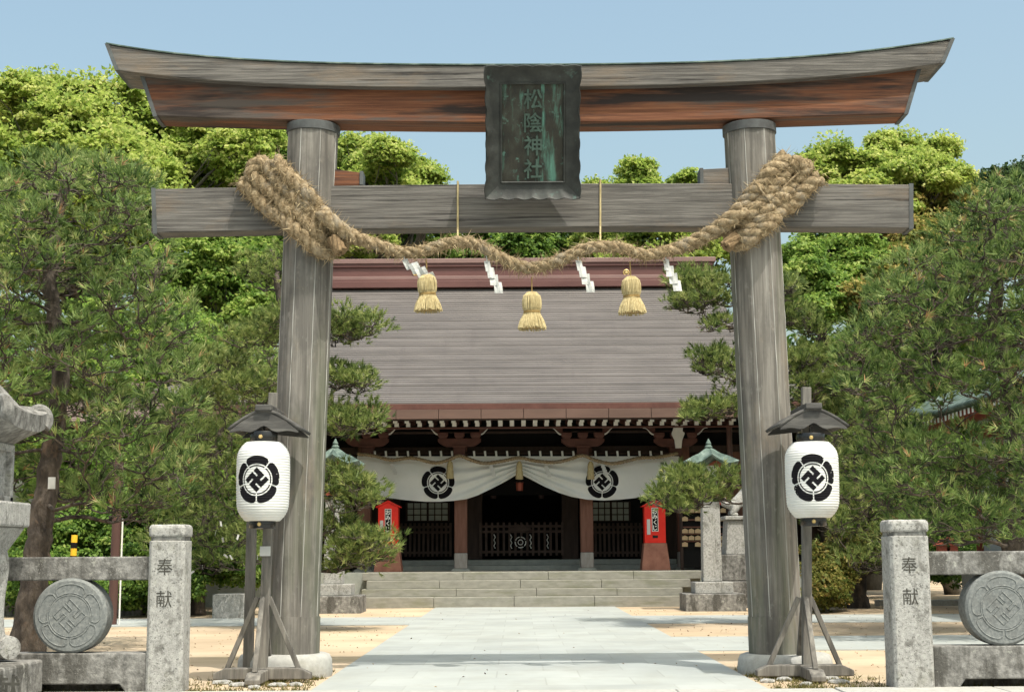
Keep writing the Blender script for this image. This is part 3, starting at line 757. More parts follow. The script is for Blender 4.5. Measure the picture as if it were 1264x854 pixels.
def paper_lantern(cx, ytop, ybot, capt, capb, turn, label):
    top, bot = P(cx, ytop, YL - .22), P(cx, ybot, YL - .22)
    x, yc = bot.x, YL - .22
    hb = top.z - bot.z; zc = bot.z; rad = (PX(cx + 33.2, 600, yc) - PX(cx - 33.2, 600, yc)) / 2
    root = thing('paper_lantern', (x, yc, bot.z - .07), label, 'paper lantern', 'white paper lanterns with black crest')
    NR = 30
    def pr(t):    # t 0..1 from the bottom, barrel profile with ribs
        u = abs(2 * t - 1); e = 1 - .30 * (max(0, u - .55) / .45) ** 2.4 - .045 * u * u
        sl_ = 1 - .035 * (1 - t)
        return rad * e * sl_
    def prr(t): return pr(t) + .0045 * abs(math.sin(math.pi * NR * t)) - .002
    m = MB(); n = 56; K = NR * 6
    m.lathe([(prr(i / K), zc + hb * i / K) for i in range(K + 1)], (x, yc, 0), n)
    m.build('paper_shade', 'lantern_paper', root, smooth=True, angle=75)
    cr_ = .246; zmid = zc + hb * .51
    tocam = math.atan2(0 - yc, 0 - x) + turn
    def on(u, z):
        t = (zmid + z - zc) / hb; r = pr(t); a = tocam + u / rad
        r = prr(t) + .0022
        return (x + r * math.cos(a), yc + r * math.sin(a), zmid + z)
    # finer strips so the crest follows the ribs
    mb_ = MB()
    for q in CREST:
        ks = 3 if len(CREST) and q[0][0]**2 + q[0][1]**2 > .3 else 1
        for j in range(ks):
            def lp(a, b, t): return (a[0] + (b[0] - a[0]) * t, a[1] + (b[1] - a[1]) * t)
            qa, qb = lp(q[0], q[3], j / ks), lp(q[1], q[2], j / ks); qc, qd = lp(q[1], q[2], (j + 1) / ks), lp(q[0], q[3], (j + 1) / ks)
            mb_.add([on(p_[0] * cr_, p_[1] * cr_) for p_ in (qa, qb, qc, qd)], [(0, 1, 2, 3)])
    mb_.build('crest', 'ink', root, fix=False)
    for (yy0, yy1, hw_) in (capt, capb):
        z0, z1 = PZ(cx, yy1, yc), PZ(cx, yy0, yc)
        r = (PX(cx + hw_, 600, yc) - PX(cx, 600, yc))
        q = MB(); q.lathe([(r * .97, z0), (r, z0 + .01), (r, z1 - .01), (r * .97, z1)], (x, yc, 0), 32); c_ = q.build('end_ring', 'lacquer', root, smooth=True)
        q = MB(); a = tocam; zz = (z0 + z1) / 2
        q.lathe([(.001, .014), (.016, .011), (.021, 0), (.021, -.01)], (0, 0, 0), 16)
        dv = Vector((math.cos(a), math.sin(a), 0)); sdv = Vector((-math.sin(a), math.cos(a), 0)); cc = Vector((x, yc, zz)) + dv * r
        q.xf(lambda v: cc + dv * v.z + sdv * v.x + Vector((0, 0, v.y))); q.build('gold_stud', 'gold', c_, smooth=True)
    q = MB(); q.tube([(x, yc, PZ(cx, capt[0], yc)), (x, yc, PZ(cx, capt[0] - 16, yc))], .012, 6); q.build('hanging_loop', 'lacquer', root)
paper_lantern(324, 546, 643, (533, 547, 17), (642, 652, 16.5), R(-14), 'white paper lantern with black crest hanging before the left gate pillar')
paper_lantern(1004, 546, 639, (535, 547, 17.5), (638, 649, 16), R(2), 'white paper lantern with black crest hanging before the right gate pillar')
# separate weathered post behind the left stand
a = P(306.5, 795, 16.25); tz = PZ(306.5, 560, 16.25)
q = MB(); q.beam((a.x, 16.25, -.05), (a.x + .02, 16.25, tz), .10, .10, (0, 1, 0)); o = q.build('wooden_post', 'stand_wood', loc=(a.x, 16.25, 0), bevel=.008)
tag(o, 'slim weathered wooden post standing between the left stand and the left gate pillar', 'post')
# small tags tied to the stand posts
q = MB(); c = P(327, 680, YL - .0); q.box(c.x - .055, c.x + .055, YL + .015, YL + .022, c.z - .05, c.z + .05)
o = q.build('paper_tag', 'paper', loc=tuple(c)); tag(o, 'small faded pink and white tag fixed to the left stand post', 'tag')

# stones wedged under the stands
rg = random.Random(5)
for (cx, by) in ((322, 834), (998, 829)):
    for k in range(5):
        px = cx + (-48, -30, 22, 40, -8)[k] + rg.uniform(-5, 5); y_ = YL + rg.uniform(-.42, .05) - (.3 if k == 4 else 0); c = Vector((PX(px, by, y_), y_, 0))
        q = MB(); r = rg.uniform(.06, .13); q.lathe([(r * .7, -.02), (r, .012), (r * .85, .03), (r * .4, .04)], c, 9, rg.random(), 1, .7)
        q.xf(lambda v: v + Vector((rg.uniform(-.012, .012), rg.uniform(-.012, .012), rg.uniform(-.004, .004))))
        o = q.build('flat_stone', 'granite', loc=tuple(c), bevel=.006); tag(o, 'small flat stone lying at the foot of the %s lantern stand' % ('left' if cx < 600 else 'right'), 'stone', 'stones at the foot of the %s stand' % ('left' if cx < 600 else 'right'))

# ------------------------------------------------------------------ stone fence
YF = 14.45
def gate_post(x0, x1, ytop, ybase, chars, label, cy):
    a = P(x0, 760, YF); b = P(x1, 760, YF); x0w, x1w = a.x, b.x; cx = (x0w + x1w) / 2
    zt = PZ(cx * 128 + 636, ytop, YF); hw = (x1w - x0w) / 2; yc = YF + hw; ch = .03
    root = thing('stone_gate_post', (cx, yc, .03), label, 'stone post', 'stone posts either side of the entrance')
    zg = zt - .155
    q = MB()
    def octo(h, e): return [(cx - h + e, yc - h), (cx + h - e, yc - h), (cx + h, yc - h + e), (cx + h, yc + h - e), (cx + h - e, yc + h), (cx - h + e, yc + h), (cx - h, yc + h - e), (cx - h, yc - h + e)]
    def stack(q, levels):
        k = len(q.v)
        for (h, e, z) in levels:
            for (x, y) in octo(h, e): q.v.append(Vector((x, y, z)))
        for i in range(len(levels) - 1):
            for j in range(8): p_ = k + i * 8; q.f.append((p_ + j, p_ + (j + 1) % 8, p_ + 8 + (j + 1) % 8, p_ + 8 + j))
        q.f.append(tuple(k + j for j in reversed(range(8)))); p_ = k + (len(levels) - 1) * 8; q.f.append(tuple(p_ + j for j in range(8)))
    stack(q, [(hw * 1.02, ch, .02), (hw, ch, zg)]); q.build('shaft', 'granite', root, bevel=.008)
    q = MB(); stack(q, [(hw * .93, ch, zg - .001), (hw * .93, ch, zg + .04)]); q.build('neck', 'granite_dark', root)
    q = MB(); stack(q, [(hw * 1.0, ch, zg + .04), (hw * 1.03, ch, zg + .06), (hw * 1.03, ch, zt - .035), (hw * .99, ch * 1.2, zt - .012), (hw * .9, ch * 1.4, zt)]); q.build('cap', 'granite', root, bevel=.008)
    for c, py in zip(chars, cy):
        q = MB(); z = PZ(x0 + 22, py, YF); add_glyph(q, c, .165, (cx - .012, yc - hw * 1.012 - .0005, z), .0012, sx=.95)
        q.build('carved_character', 'incised', root)
    return x0w, x1w
lx0, lx1 = gate_post(181, 226, 647, 850, '奉献', 'square granite post at the left of the entrance, carved with two characters', (699, 739))
rx0, rx1 = gate_post(1102, 1151, 641, 844, '奉献', 'square granite post at the right of the entrance, carved with two characters', (697, 736))

def fence(xa, xb, tpx, bpx, cpx, crad, label, side):
    yc = YF + .19; x0, x1 = sorted((xa, xb))
    root = thing('stone_fence', ((x0 + x1) / 2, yc, .03), label, 'stone fence', 'stone fences flanking the entrance')
    zt = [PZ(tpx[0], v, YF + .08) for v in tpx[1:]]; zb = [PZ(bpx[0], v, YF + .02) for v in bpx[1:]]
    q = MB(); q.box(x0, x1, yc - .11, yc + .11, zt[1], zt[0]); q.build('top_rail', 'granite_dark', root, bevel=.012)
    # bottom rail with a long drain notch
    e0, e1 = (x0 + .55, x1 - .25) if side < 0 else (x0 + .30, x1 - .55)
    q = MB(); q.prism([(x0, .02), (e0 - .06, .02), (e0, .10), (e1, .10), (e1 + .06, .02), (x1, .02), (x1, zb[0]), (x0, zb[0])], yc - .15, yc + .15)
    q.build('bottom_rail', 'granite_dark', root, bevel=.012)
    q = MB(); q.box(e0 - .1, e1 + .1, yc + .151, yc + .25, .0, .14); q.build('notch_shade_slab', 'granite_dark', root)  # added slab closing the notch from behind, so the gap stays in shade
    c = P(cpx[0], cpx[1], yc - .13); rad = crad
    c.z = zb[0] + rad - .004
    q = MB(); q.lathe([(rad * .93, -.135), (rad, -.11), (rad, .11), (rad * .93, .135)], (0, 0, 0), 56)
    q.xf(lambda v: (c.x + v.x, yc + v.z, c.z + v.y)); ro = q.build('crest_roundel', 'granite_blue', root, smooth=True, angle=30)
    q = MB()
    for pl in crest_lines():
        q.tube([(c.x + u * rad * .86, yc - .134, c.z + v * rad * .86) for u, v in pl], .0075, 6)
    q.tube([(c.x + math.cos(t) * rad * .55, yc - .134, c.z + math.sin(t) * rad * .55) for t in np.linspace(0, 2 * math.pi, 40)], .006, 6)
    q.build('carved_crest', 'granite_blue', ro, smooth=True)
fence(PX(-140, 760, YF), lx0 - .002, (100, 687, 716), (110, 806), (86, 760), .355, 'lichen stained stone rail fence with round crest disc left of the entrance', -1)
fence(rx1 + .002, PX(1400, 760, YF), (1200, 680, 709), (1200, 797), (1238, 752), .355, 'lichen stained stone rail fence with round crest disc right of the entrance', 1)

# ------------------------------------------------------------------ stone lantern at the left edge
def stone_lantern():
    Y = 13.9; cx = PX(-50, 700, Y); s = F / Y
    root = thing('stone_lantern', (cx, Y, .03), 'large old stone lantern with scrolled roof corners cut by the left picture edge', 'stone lantern')
    def hw(px):
        h = .4
        for _ in range(8): h = PX(px, 700, Y + h) - cx
        return h
    Z = lambda py: PZ(0, py, Y)
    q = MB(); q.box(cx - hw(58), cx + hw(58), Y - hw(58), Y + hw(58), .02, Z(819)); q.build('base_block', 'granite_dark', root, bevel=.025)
    q = MB()
    for c, z, dx in zip('奉献', (0, 0), (-.02, .28)):
        add_glyph(q, c, .24, (cx + .4 + dx, Y - hw(58) - .001, .17), .0015, bold=.004)
    q.build('carved_character', 'incised', root)
    for (sx, sy) in ((1, -1), (-1, -1), (1, 1), (-1, 1)):
        a = [(hw(8), Z(676)), (hw(16), Z(700)), (hw(12), Z(740)), (hw(14), Z(775)), (hw(24), Z(800)), (hw(34), Z(804))]
        path = catmull([Vector((cx + sx * r * .68, Y + sy * r * .68, z)) for r, z in a], 6)
        q = MB(); N = len(path)
        q.tube(path, [.125 - .035 * i / N for i in range(N)], 14)
        e = path[-1]; th = math.atan2(sy, sx)
        q.lathe([(.02, -.15), (.105, -.14), (.115, 0), (.105, .14), (.02, .15)], (0, 0, 0), 20)
        k = len(q.v) - 100
        ax = Vector((-math.sin(th), math.cos(th), 0)); rdv = Vector((math.cos(th), math.sin(th), 0))
        for i in range(k, len(q.v)):
            v = q.v[i]; q.v[i] = Vector((e.x, e.y, Z(801))) + ax * v.z + rdv * v.x + Vector((0, 0, v.y))
        q.build('scrolled_leg', 'granite', root, smooth=True, angle=50)
    q = MB(); q.frustum(cx, Y, Z(819), Z(676), .22, .22, .2, .2); q.build('shaft', 'granite', root)
    q = MB(); q.frustum(cx, Y, Z(682), Z(650), hw(8), hw(8), hw(30), hw(30)); q.frustum(cx, Y, Z(650) + .001, Z(619), hw(35), hw(35), hw(36), hw(36)); q.build('platform', 'granite', root, bevel=.02)
    z0, z1 = Z(619), Z(546)
    q = MB()
    for sx in (1, -1):
        for sy in (1, -1): q.box(*sorted((cx + sx * hw(-2), cx + sx * hw(13))), *sorted((Y + sy * hw(-2), Y + sy * hw(13))), z0, z1)
    q.box(cx - hw(13), cx + hw(13), Y - hw(13), Y + hw(13), z0 - .001, z0 + .06); q.box(cx - hw(12.5), cx + hw(12.5), Y - hw(12.5), Y + hw(12.5), z1 - .07, z1 + .001)
    q.box(cx - hw(3), cx + hw(3), Y - hw(3), Y + hw(3), z0, z1 - .002)
    q.build('light_chamber', 'granite', root, bevel=.01)
    # roof: swept square pyramid with scrolls at the corners
    q = MB(); N = 12; rows = []
    prof = [(hw(10), Z(546)), (hw(52), Z(531)), (hw(55), Z(510)), (hw(40), Z(508)), (hw(16), Z(496)), (hw(-4), Z(476)), (hw(-20), Z(462)), (.04, Z(455))]
    k = 0
    for (r, z) in prof:
        for j in range(4):
            for u in np.linspace(-1, 1, N + 1)[:-1]:
                x, y = (u, -1) if j == 0 else (1, u) if j == 1 else (-u, 1) if j == 2 else (-1, -u)
                up_ = .09 * abs(u) ** 4 if r > hw(20) else 0
                q.v.append(Vector((cx + x * r, Y + y * r, z + up_)))
    M_ = 4 * N
    for i in range(len(prof) - 1):
        for j in range(M_): p_ = i * M_; q.f.append((p_ + j, p_ + (j + 1) % M_, p_ + M_ + (j + 1) % M_, p_ + M_ + j))
    q.f.append(tuple(reversed(range(M_)))); q.f.append(tuple((len(prof) - 1) * M_ + j for j in range(M_)))
    ro = q.build('roof', 'granite_dark', root, smooth=True, angle=35)
    for (sx, sy) in ((1, -1), (-1, -1), (1, 1), (-1, 1)):
        q = MB(); pts = []
        for i in range(26):
            t = i / 25; a = t * 2.2 * math.pi - .9; r = .105 * (1 - .62 * t)
            pts.append((math.cos(a) * r, math.sin(a) * r))
        th = Vector((sx, sy, 0)).normalized(); c = Vector((cx + sx * hw(40), Y + sy * hw(40), Z(510)))
        q.tube([c + th * u + Vector((0, 0, v)) for u, v in pts], [.062 - .022 * i / 25 for i in range(26)], 10)
        q.build('corner_scroll', 'granite_dark', ro, smooth=True)
    q = MB(); q.lathe([(.10, Z(456) - .02), (.16, Z(450)), (.13, Z(440)), (.2, Z(425)), (.17, Z(405)), (.02, Z(392))], (cx, Y, 0), 24); q.build('finial', 'granite_dark', root, smooth=True)
stone_lantern()

# ------------------------------------------------------------------ main hall
YE, YC, YB, YW = 37.8, 41.0, 40.55, 43.4
BX = X0
steps = thing('stone_steps', (BX, 37, 0), 'wide mossy stone steps leading up to the shrine hall', 'steps')
yb = 37.0; zz = [0, .262, .447, .65, .845]
ex = [(446, 843), (446, 843), (452, 853), (447, 869)]
for i in range(4):
    x0, x1 = PX(ex[i][0], 735, yb), PX(ex[i][1], 735, yb)
    q = MB(); y1 = 44.0 if i == 3 else 38.6
    nb = 4; cuts = [x0] + [x0 + (x1 - x0) * (k + (.18 if i % 2 else -.1)) / nb for k in range(1, nb)] + [x1]
    for a, b in zip(cuts, cuts[1:]): q.box(a + .004, b - .004, yb, y1, zz[i] if i else -.02, zz[i + 1])
    q.build('step', 'step_stone', steps, bevel=.012); yb += .36
hall = thing('shrine_hall', (BX, YC, .84), 'main shrine hall with broad purplish copper roof and dark timber front behind the gate', 'shrine hall')
# roof with stepped courses
NCO = 56; YRG = 46.5
zr0, ze = PZ(640, 354, YRG), PZ(640, 497.5, YE)
def rprof(t): return YRG + (YE - YRG) * t, ze + (zr0 - ze) * ((1 - t) * .86 + .14 * (1 - t) ** 2)
def rhw(t): return 6.1 + .45 * t if t < .5 else 6.325 + (t - .5) / .5 * 3.1
roof = MB()
for sgn in (1, -1):
    for i in range(NCO):
        t0, t1 = i / NCO, (i + 1) / NCO
        (y0, z0), (y1, z1) = rprof(t0), rprof(t1)
        if sgn < 0: y0, y1 = 2 * YRG - y0, 2 * YRG - y1
        w0, w1 = rhw(t0), rhw(t1); M_ = 14; lip = .029 + .014 * math.sin(i * 2.3) * math.sin(i * .7)
        us = np.linspace(-1, 1, M_ + 1)
        def lift(u, t): return .40 * max(0, (abs(u) - .55) / .45) ** 3 * max(0, (t - .5) * 2) ** 2
        r0 = [(BX + w0 * u, y0, z0 + lift(u, t0)) for u in us]; r1 = [(BX + w1 * u, y1, z1 + lip + lift(u, t1)) for u in us]; r2 = [(BX + w1 * u, y1, z1 + lift(u, t1)) for u in us]
        roof.grid([r0, r1, r2])
y5, z5 = rprof(.5)
for s in (-1, 1):
    e = BX + s * rhw(.5); E_ = BX + s * rhw(1)
    roof.add([(e, y5, z5), (E_, YE, ze + .4), (E_, 2 * YRG - YE, ze + .4), (e, 2 * YRG - y5, z5)], [(0, 1, 2, 3)])
    roof.add([(BX + s * 6.0, y5, z5), (BX + s * 6.0, YRG, zr0), (BX + s * 6.0, 2 * YRG - y5, z5)], [(0, 1, 2)])
ro = roof.build('roof', 'roof_copper', hall, fix=False)
rg_ = MB(); za = lambda py: PZ(640, py, YRG)
def ridge_bar(y0, y1, d, m, ext=0):
    q = MB(); q.box(BX - 6.0 - ext, BX + 6.0 + ext, YRG - d, YRG + d, za(y1), za(y0)); return q
o = ridge_bar(321, 327, .34, 0, .10).build('ridge_cap', 'ridge_cap', ro, bevel=.02)
ridge_bar(327.1, 331, .30, 0).build('ridge_band', 'ridge_copper', ro, bevel=.01)
ridge_bar(331.1, 342, .24, 0).build('ridge_band', 'ridge_copper', ro)
ridge_bar(342.1, 346, .30, 0).build('ridge_band', 'ridge_cap', ro, bevel=.01)
ridge_bar(346.1, 349, .34, 0).build('ridge_band', 'ridge_copper', ro, bevel=.01)
ridge_bar(349.1, 357, .42, 0).build('ridge_band', 'ridge_copper', ro, bevel=.01)
for px in (513, 773):
    c = P(px, 336.5, YRG - .25); q = MB()
    q.tube([(c.x + .085 * math.cos(t), c.y, c.z + .085 * math.sin(t)) for t in np.linspace(0, 2 * math.pi, 24)], .02, 6)
    q.lathe([(.001, 0), (.05, .0), (.05, .03), (.001, .04)], (0, 0, 0), 12); k = len(q.v) - 48
    for i in range(k, len(q.v)): v = q.v[i]; q.v[i] = Vector((c.x + v.x, c.y - v.z, c.z + v.y))
    q.build('ridge_crest', 'gold', ro, smooth=True)
# eaves
ew = 8.6
q = MB(); q.box(BX - ew, BX + ew, YE - .02, YE + .5, PZ(640, 505, YE), ze - .004); q.build('eaves_board', 'brown_paint', hall, bevel=.01)
q = MB(); n = 16
for i in range(n):
    a = BX - ew + i * 2 * ew / n; q.box(a + .006, a + 2 * ew / n - .006, YE - .06, YE + .3, PZ(640, 516.5, YE), PZ(640, 505, YE) - .002)
q.build('eaves_fascia', 'fascia_copper', hall, bevel=.004)
# soffit board
zs0, zs1 = PZ(640, 517.5, YE), PZ(640, 517.5, YE) + .35
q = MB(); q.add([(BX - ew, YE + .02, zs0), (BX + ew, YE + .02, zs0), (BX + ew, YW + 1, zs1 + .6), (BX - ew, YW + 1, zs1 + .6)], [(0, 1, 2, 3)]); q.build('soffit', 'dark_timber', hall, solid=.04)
# rafters in two tiers, white-painted ends
proto = None
for tier, (py0, py1, Yr) in enumerate(((518.3, 523, YE + .16), (522.6, 527.4, YE + .62))):
    for k in range(-18, 19):
        px = 641 + k * 14.45; c0, c1 = P(px, py0, Yr), P(px, py1, Yr)
        x = BX + k * 14.45 / F * (YE + .16)
        h = c0.z - c1.z
        q = None
        if proto is None or tier == 1 and k == -18:
            q = MB(); q.beam((x, Yr + .012, (c0.z + c1.z) / 2), (x, Yr + 2.2, (c0.z + c1.z) / 2 + .24), .10, h); pr_ = q.build('rafter', 'brown_paint', hall)
            q = MB(); q.box(x - .055, x + .055, Yr, Yr + .011, c1.z - .002, c0.z + .002); tip = q.build('rafter_tip', 'white_paint', pr_)
            proto = (pr_, x)
        else:
            c = copy_tree(proto[0], hall); c.location.x = x - proto[1]
# eaves beam, frieze and brackets
def hbox(name, m, x0, x1, y0, y1, Y0_, Y1_, par=hall, bev=.008):
    a, b = P(x0, y1, Y0_), P(x1, y0, Y0_); q = MB(); q.box(a.x, b.x, Y0_, Y1_, a.z, b.z); return q.build(name, m, par, bevel=bev)
hbox('eaves_purlin', 'brown_paint', 330, 960, 524.5, 530, YE + 1.0, YE + 1.25)
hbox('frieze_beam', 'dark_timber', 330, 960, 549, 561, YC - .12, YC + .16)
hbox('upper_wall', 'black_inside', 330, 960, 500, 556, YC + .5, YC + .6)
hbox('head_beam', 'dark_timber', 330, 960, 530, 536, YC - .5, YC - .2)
def bracket(px):
    YBk = YC - .62
    c = P(px, 545, YBk); s = F / YBk
    q = MB(); q.box(c.x - .16, c.x + .16, YBk - .05, YBk + .5, PZ(px, 561, YBk), PZ(px, 553, YBk)); q.frustum(c.x, YBk + .2, PZ(px, 553, YBk), PZ(px, 550, YBk), .16, .22, .2, .26)
    b = q.build('bracket_block', 'brown_paint', hall, bevel=.006)
    z0, z1 = PZ(px, 551, YBk), PZ(px, 541, YBk)
    us = np.linspace(0, 1, 9)
    prof = [(-.58, z1), (.58, z1)] + [(.58 - .26 * u, z0 + (z1 - z0) * .62 * (1 - u) ** 2) for u in us] + [(-.32 - .26 * u, z0 + (z1 - z0) * .62 * u ** 2) for u in us]
    q = MB(); q.prism([(c.x + x, z) for x, z in prof], YBk - .02, YBk + .2); q.build('bracket_arm', 'brown_paint', b, bevel=.008)
    for dx in (-.44, 0, .44):
        q = MB(); q.box(c.x + dx - .14, c.x + dx + .14, YBk - .06, YBk + .24, z1 + .075, z1 + .16); q.frustum(c.x + dx, YBk + .09, z1 + .002, z1 + .075, .09, .1, .14, .15); q.build('bearing_block', 'brown_paint', b, bevel=.005)
    for sg in (-1, 1):
        ps = []
        for u in np.linspace(0, 1, 14):
            ps.append((c.x + sg * (.54 + .33 * u), YBk + .05, PZ(px, 536, YBk) + .18 * u - .03 * math.sin(u * 6.2)))
        q = MB(); q.tube(ps, [.016 + .008 * math.sin(u * 6) for u in np.linspace(0, 1, 14)], 6); q.build('bracket_scroll', 'white_paint', b, smooth=True)
        q = MB(); k = [(x, z) for x, _, z in ps]; poly = k + [(k[-1][0], k[-1][1] + .03), (k[0][0], k[0][1] + .20)]
        q.prism(poly, YBk + .07, YBk + .14); q.build('bracket_nosing', 'brown_paint', b)
for px in (453, 567, 719.5, 834): bracket(px)
# white carved nosing near the right bracket
q = MB(); c = P(837, 530, YC - .75); q.prism([(c.x + a, c.z + b) for a, b in ((-.08, -.5), (.08, -.5), (.1, -.3), (.18, -.1), (.12, -.05), (.14, .18), (.04, .08), (-.04, .16), (-.12, .06), (-.18, -.12), (-.1, -.28))], YC - .78, YC - .68)
q.build('carved_nosing', 'white_paint', hall, bevel=.01)
# columns
def column(px, hwid, Yc, par=hall):
    x = BX + (px - 643.5) / F * Yc; z0 = .845
    q = MB(); q.box(x - hwid, x + hwid, Yc - hwid, Yc + hwid, z0 + .48, PZ(px, 549, Yc)); c = q.build('column', 'column_wood', par, bevel=.025)
    q = MB(); q.box(x - hwid - .002, x + hwid + .002, Yc - hwid - .002, Yc + hwid + .002, z0 + .06, z0 + .48); q.build('column_foot', 'column_foot', c, bevel=.025)
    q = MB(); q.frustum(x, Yc, z0 - .01, z0 + .06, hwid + .09, hwid + .09, hwid + .05, hwid + .05); q.build('column_base', 'floor_stone', c, bevel=.01)
for px in (448, 566.5, 720.5, 839.5): column(px, .175, YC)
for px in (380, 905): column(px, .15, YC + .1)
# floor steps behind the columns
q = MB(); q.box(BX - 8.2, BX + 8.2, 38.62, 49.2, -.02, .838); q.build('floor', 'floor_stone', hall)
q = MB(); q.box(BX - 4.4, BX + 4.4, 41.9, 49, .84, .98); q.build('floor_ledge', 'floor_stone', hall, bevel=.01)
q = MB(); q.box(BX - 4.3, BX + 4.3, 42.6, 48.9, .981, 1.13); q.build('floor_sill', 'floor_stone', hall, bevel=.01)
q = MB()
for sx in (-1, 1): q.box(*sorted((BX + sx * 8.0, BX + sx * 8.15)), 43.3, 49.3, .84, 5.3)
q.box(BX - 8.15, BX + 8.15, 49.31, 49.4, .84, 5.3)
q.build('outer_wall', 'dark_timber', hall)
# inner walls: dark end panels, lattices, windows, gate
hbox('side_wall', 'dark_timber', 290, 494, 545, 703, YW + .35, YW + .5)
hbox('side_wall', 'dark_timber', 798, 1010, 545, 703, YW + .35, YW + .5)
hbox('door_leaf', 'dark_timber', 574, 595, 590, 690, YW - .3, YW - .1)
hbox('door_leaf', 'dark_timber', 694, 713, 590, 690, YW - .3, YW - .1)
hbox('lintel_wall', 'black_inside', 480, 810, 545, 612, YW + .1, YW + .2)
def window(x0, x1, y0, y1):
    f = hbox('window', 'shoji', x0, x1, y0, y1, YW + .12, YW + .15, bev=0)
    q = MB(); a, b = P(x0, y1, YW + .1), P(x1, y0, YW + .1)
    for k in range(7):
        x = a.x + (b.x - a.x) * k / 6; wd = .03 if k in (0, 3, 6) else .014; q.box(x - wd, x + wd, YW + .06, YW + .1, a.z, b.z)
    for k in range(4):
        z = a.z + (b.z - a.z) * k / 3; q.box(a.x, b.x, YW + .075, YW + .102, z - .014, z + .014)
    q.build('window_bars', 'dark_timber', f)
window(502, 554, 620, 643); window(731, 777, 619, 643)
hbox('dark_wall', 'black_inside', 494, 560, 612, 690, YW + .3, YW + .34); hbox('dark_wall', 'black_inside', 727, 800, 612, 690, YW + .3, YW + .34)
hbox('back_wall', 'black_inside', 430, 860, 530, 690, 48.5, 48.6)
def lattice(x0, x1, y0, y1, n, Y, name='lattice_fence'):
    q = MB(); a, b = P(x0, y1, Y), P(x1, y0, Y); H = b.z - a.z
    for k in range(n + 1):
        x = a.x + (b.x - a.x) * k / n; q.box(x - .033, x + .033, Y, Y + .06, a.z, b.z)
    for z in (a.z + .12 * H, a.z + .72 * H, a.z + .88 * H): q.box(a.x, b.x, Y + .01, Y + .05, z - .035, z + .035)
    return q.build(name, 'lattice', hall, bevel=0)
lattice(495, 556, 645, 687, 11, YW - .05); lattice(730, 796, 645, 687, 12, YW - .05)
gt = lattice(593, 694, 644, 686, 14, YW - .35, 'front_gate')
q = MB(); c = P(642.5, 652, YW - .42)
q.prism([(c.x + a, c.z + b) for a, b in ((-.34, -.08), (.34, -.08), (.28, .02), (.15, .05), (.08, .13), (0, .10), (-.08, .13), (-.15, .05), (-.28, .02))], YW - .42, YW - .36); q.build('gate_crest_board', 'lattice', gt, bevel=.01)
q = MB(); c = P(642.5, 669, YW - .42)
for a0 in range(5): q.tube([(c.x + .15 * math.cos(t), YW - .40, c.z + .15 * math.sin(t)) for t in np.linspace(a0 * 1.2566 + .5, a0 * 1.2566 + 1.5, 8)], .014, 5)
q.tube([(c.x + .07 * math.cos(t), YW - .40, c.z + .07 * math.sin(t)) for t in np.linspace(0, 6.283, 14)], .012, 5)
q.build('gate_emblem', 'white_paint', gt)
for px in (610.5, 631, 655, 676):
    q = MB(); c = P(px, 668, YW - .40); ps = [(c.x + .02 * (1 if i % 2 else -1), YW - .40, c.z + .2 - .08 * i) for i in range(6)]
    q.tube(ps, .012, 4); o = q.build('gate_streamer', 'white_paint', gt)
# downpipe
a = P(900, 526, 39.6); q = MB(); q.tube([(a.x, 39.6, .85), (a.x, 39.6, a.z + .1)], .075, 12); q.build('downpipe', 'pipe_brown', hall, smooth=True)

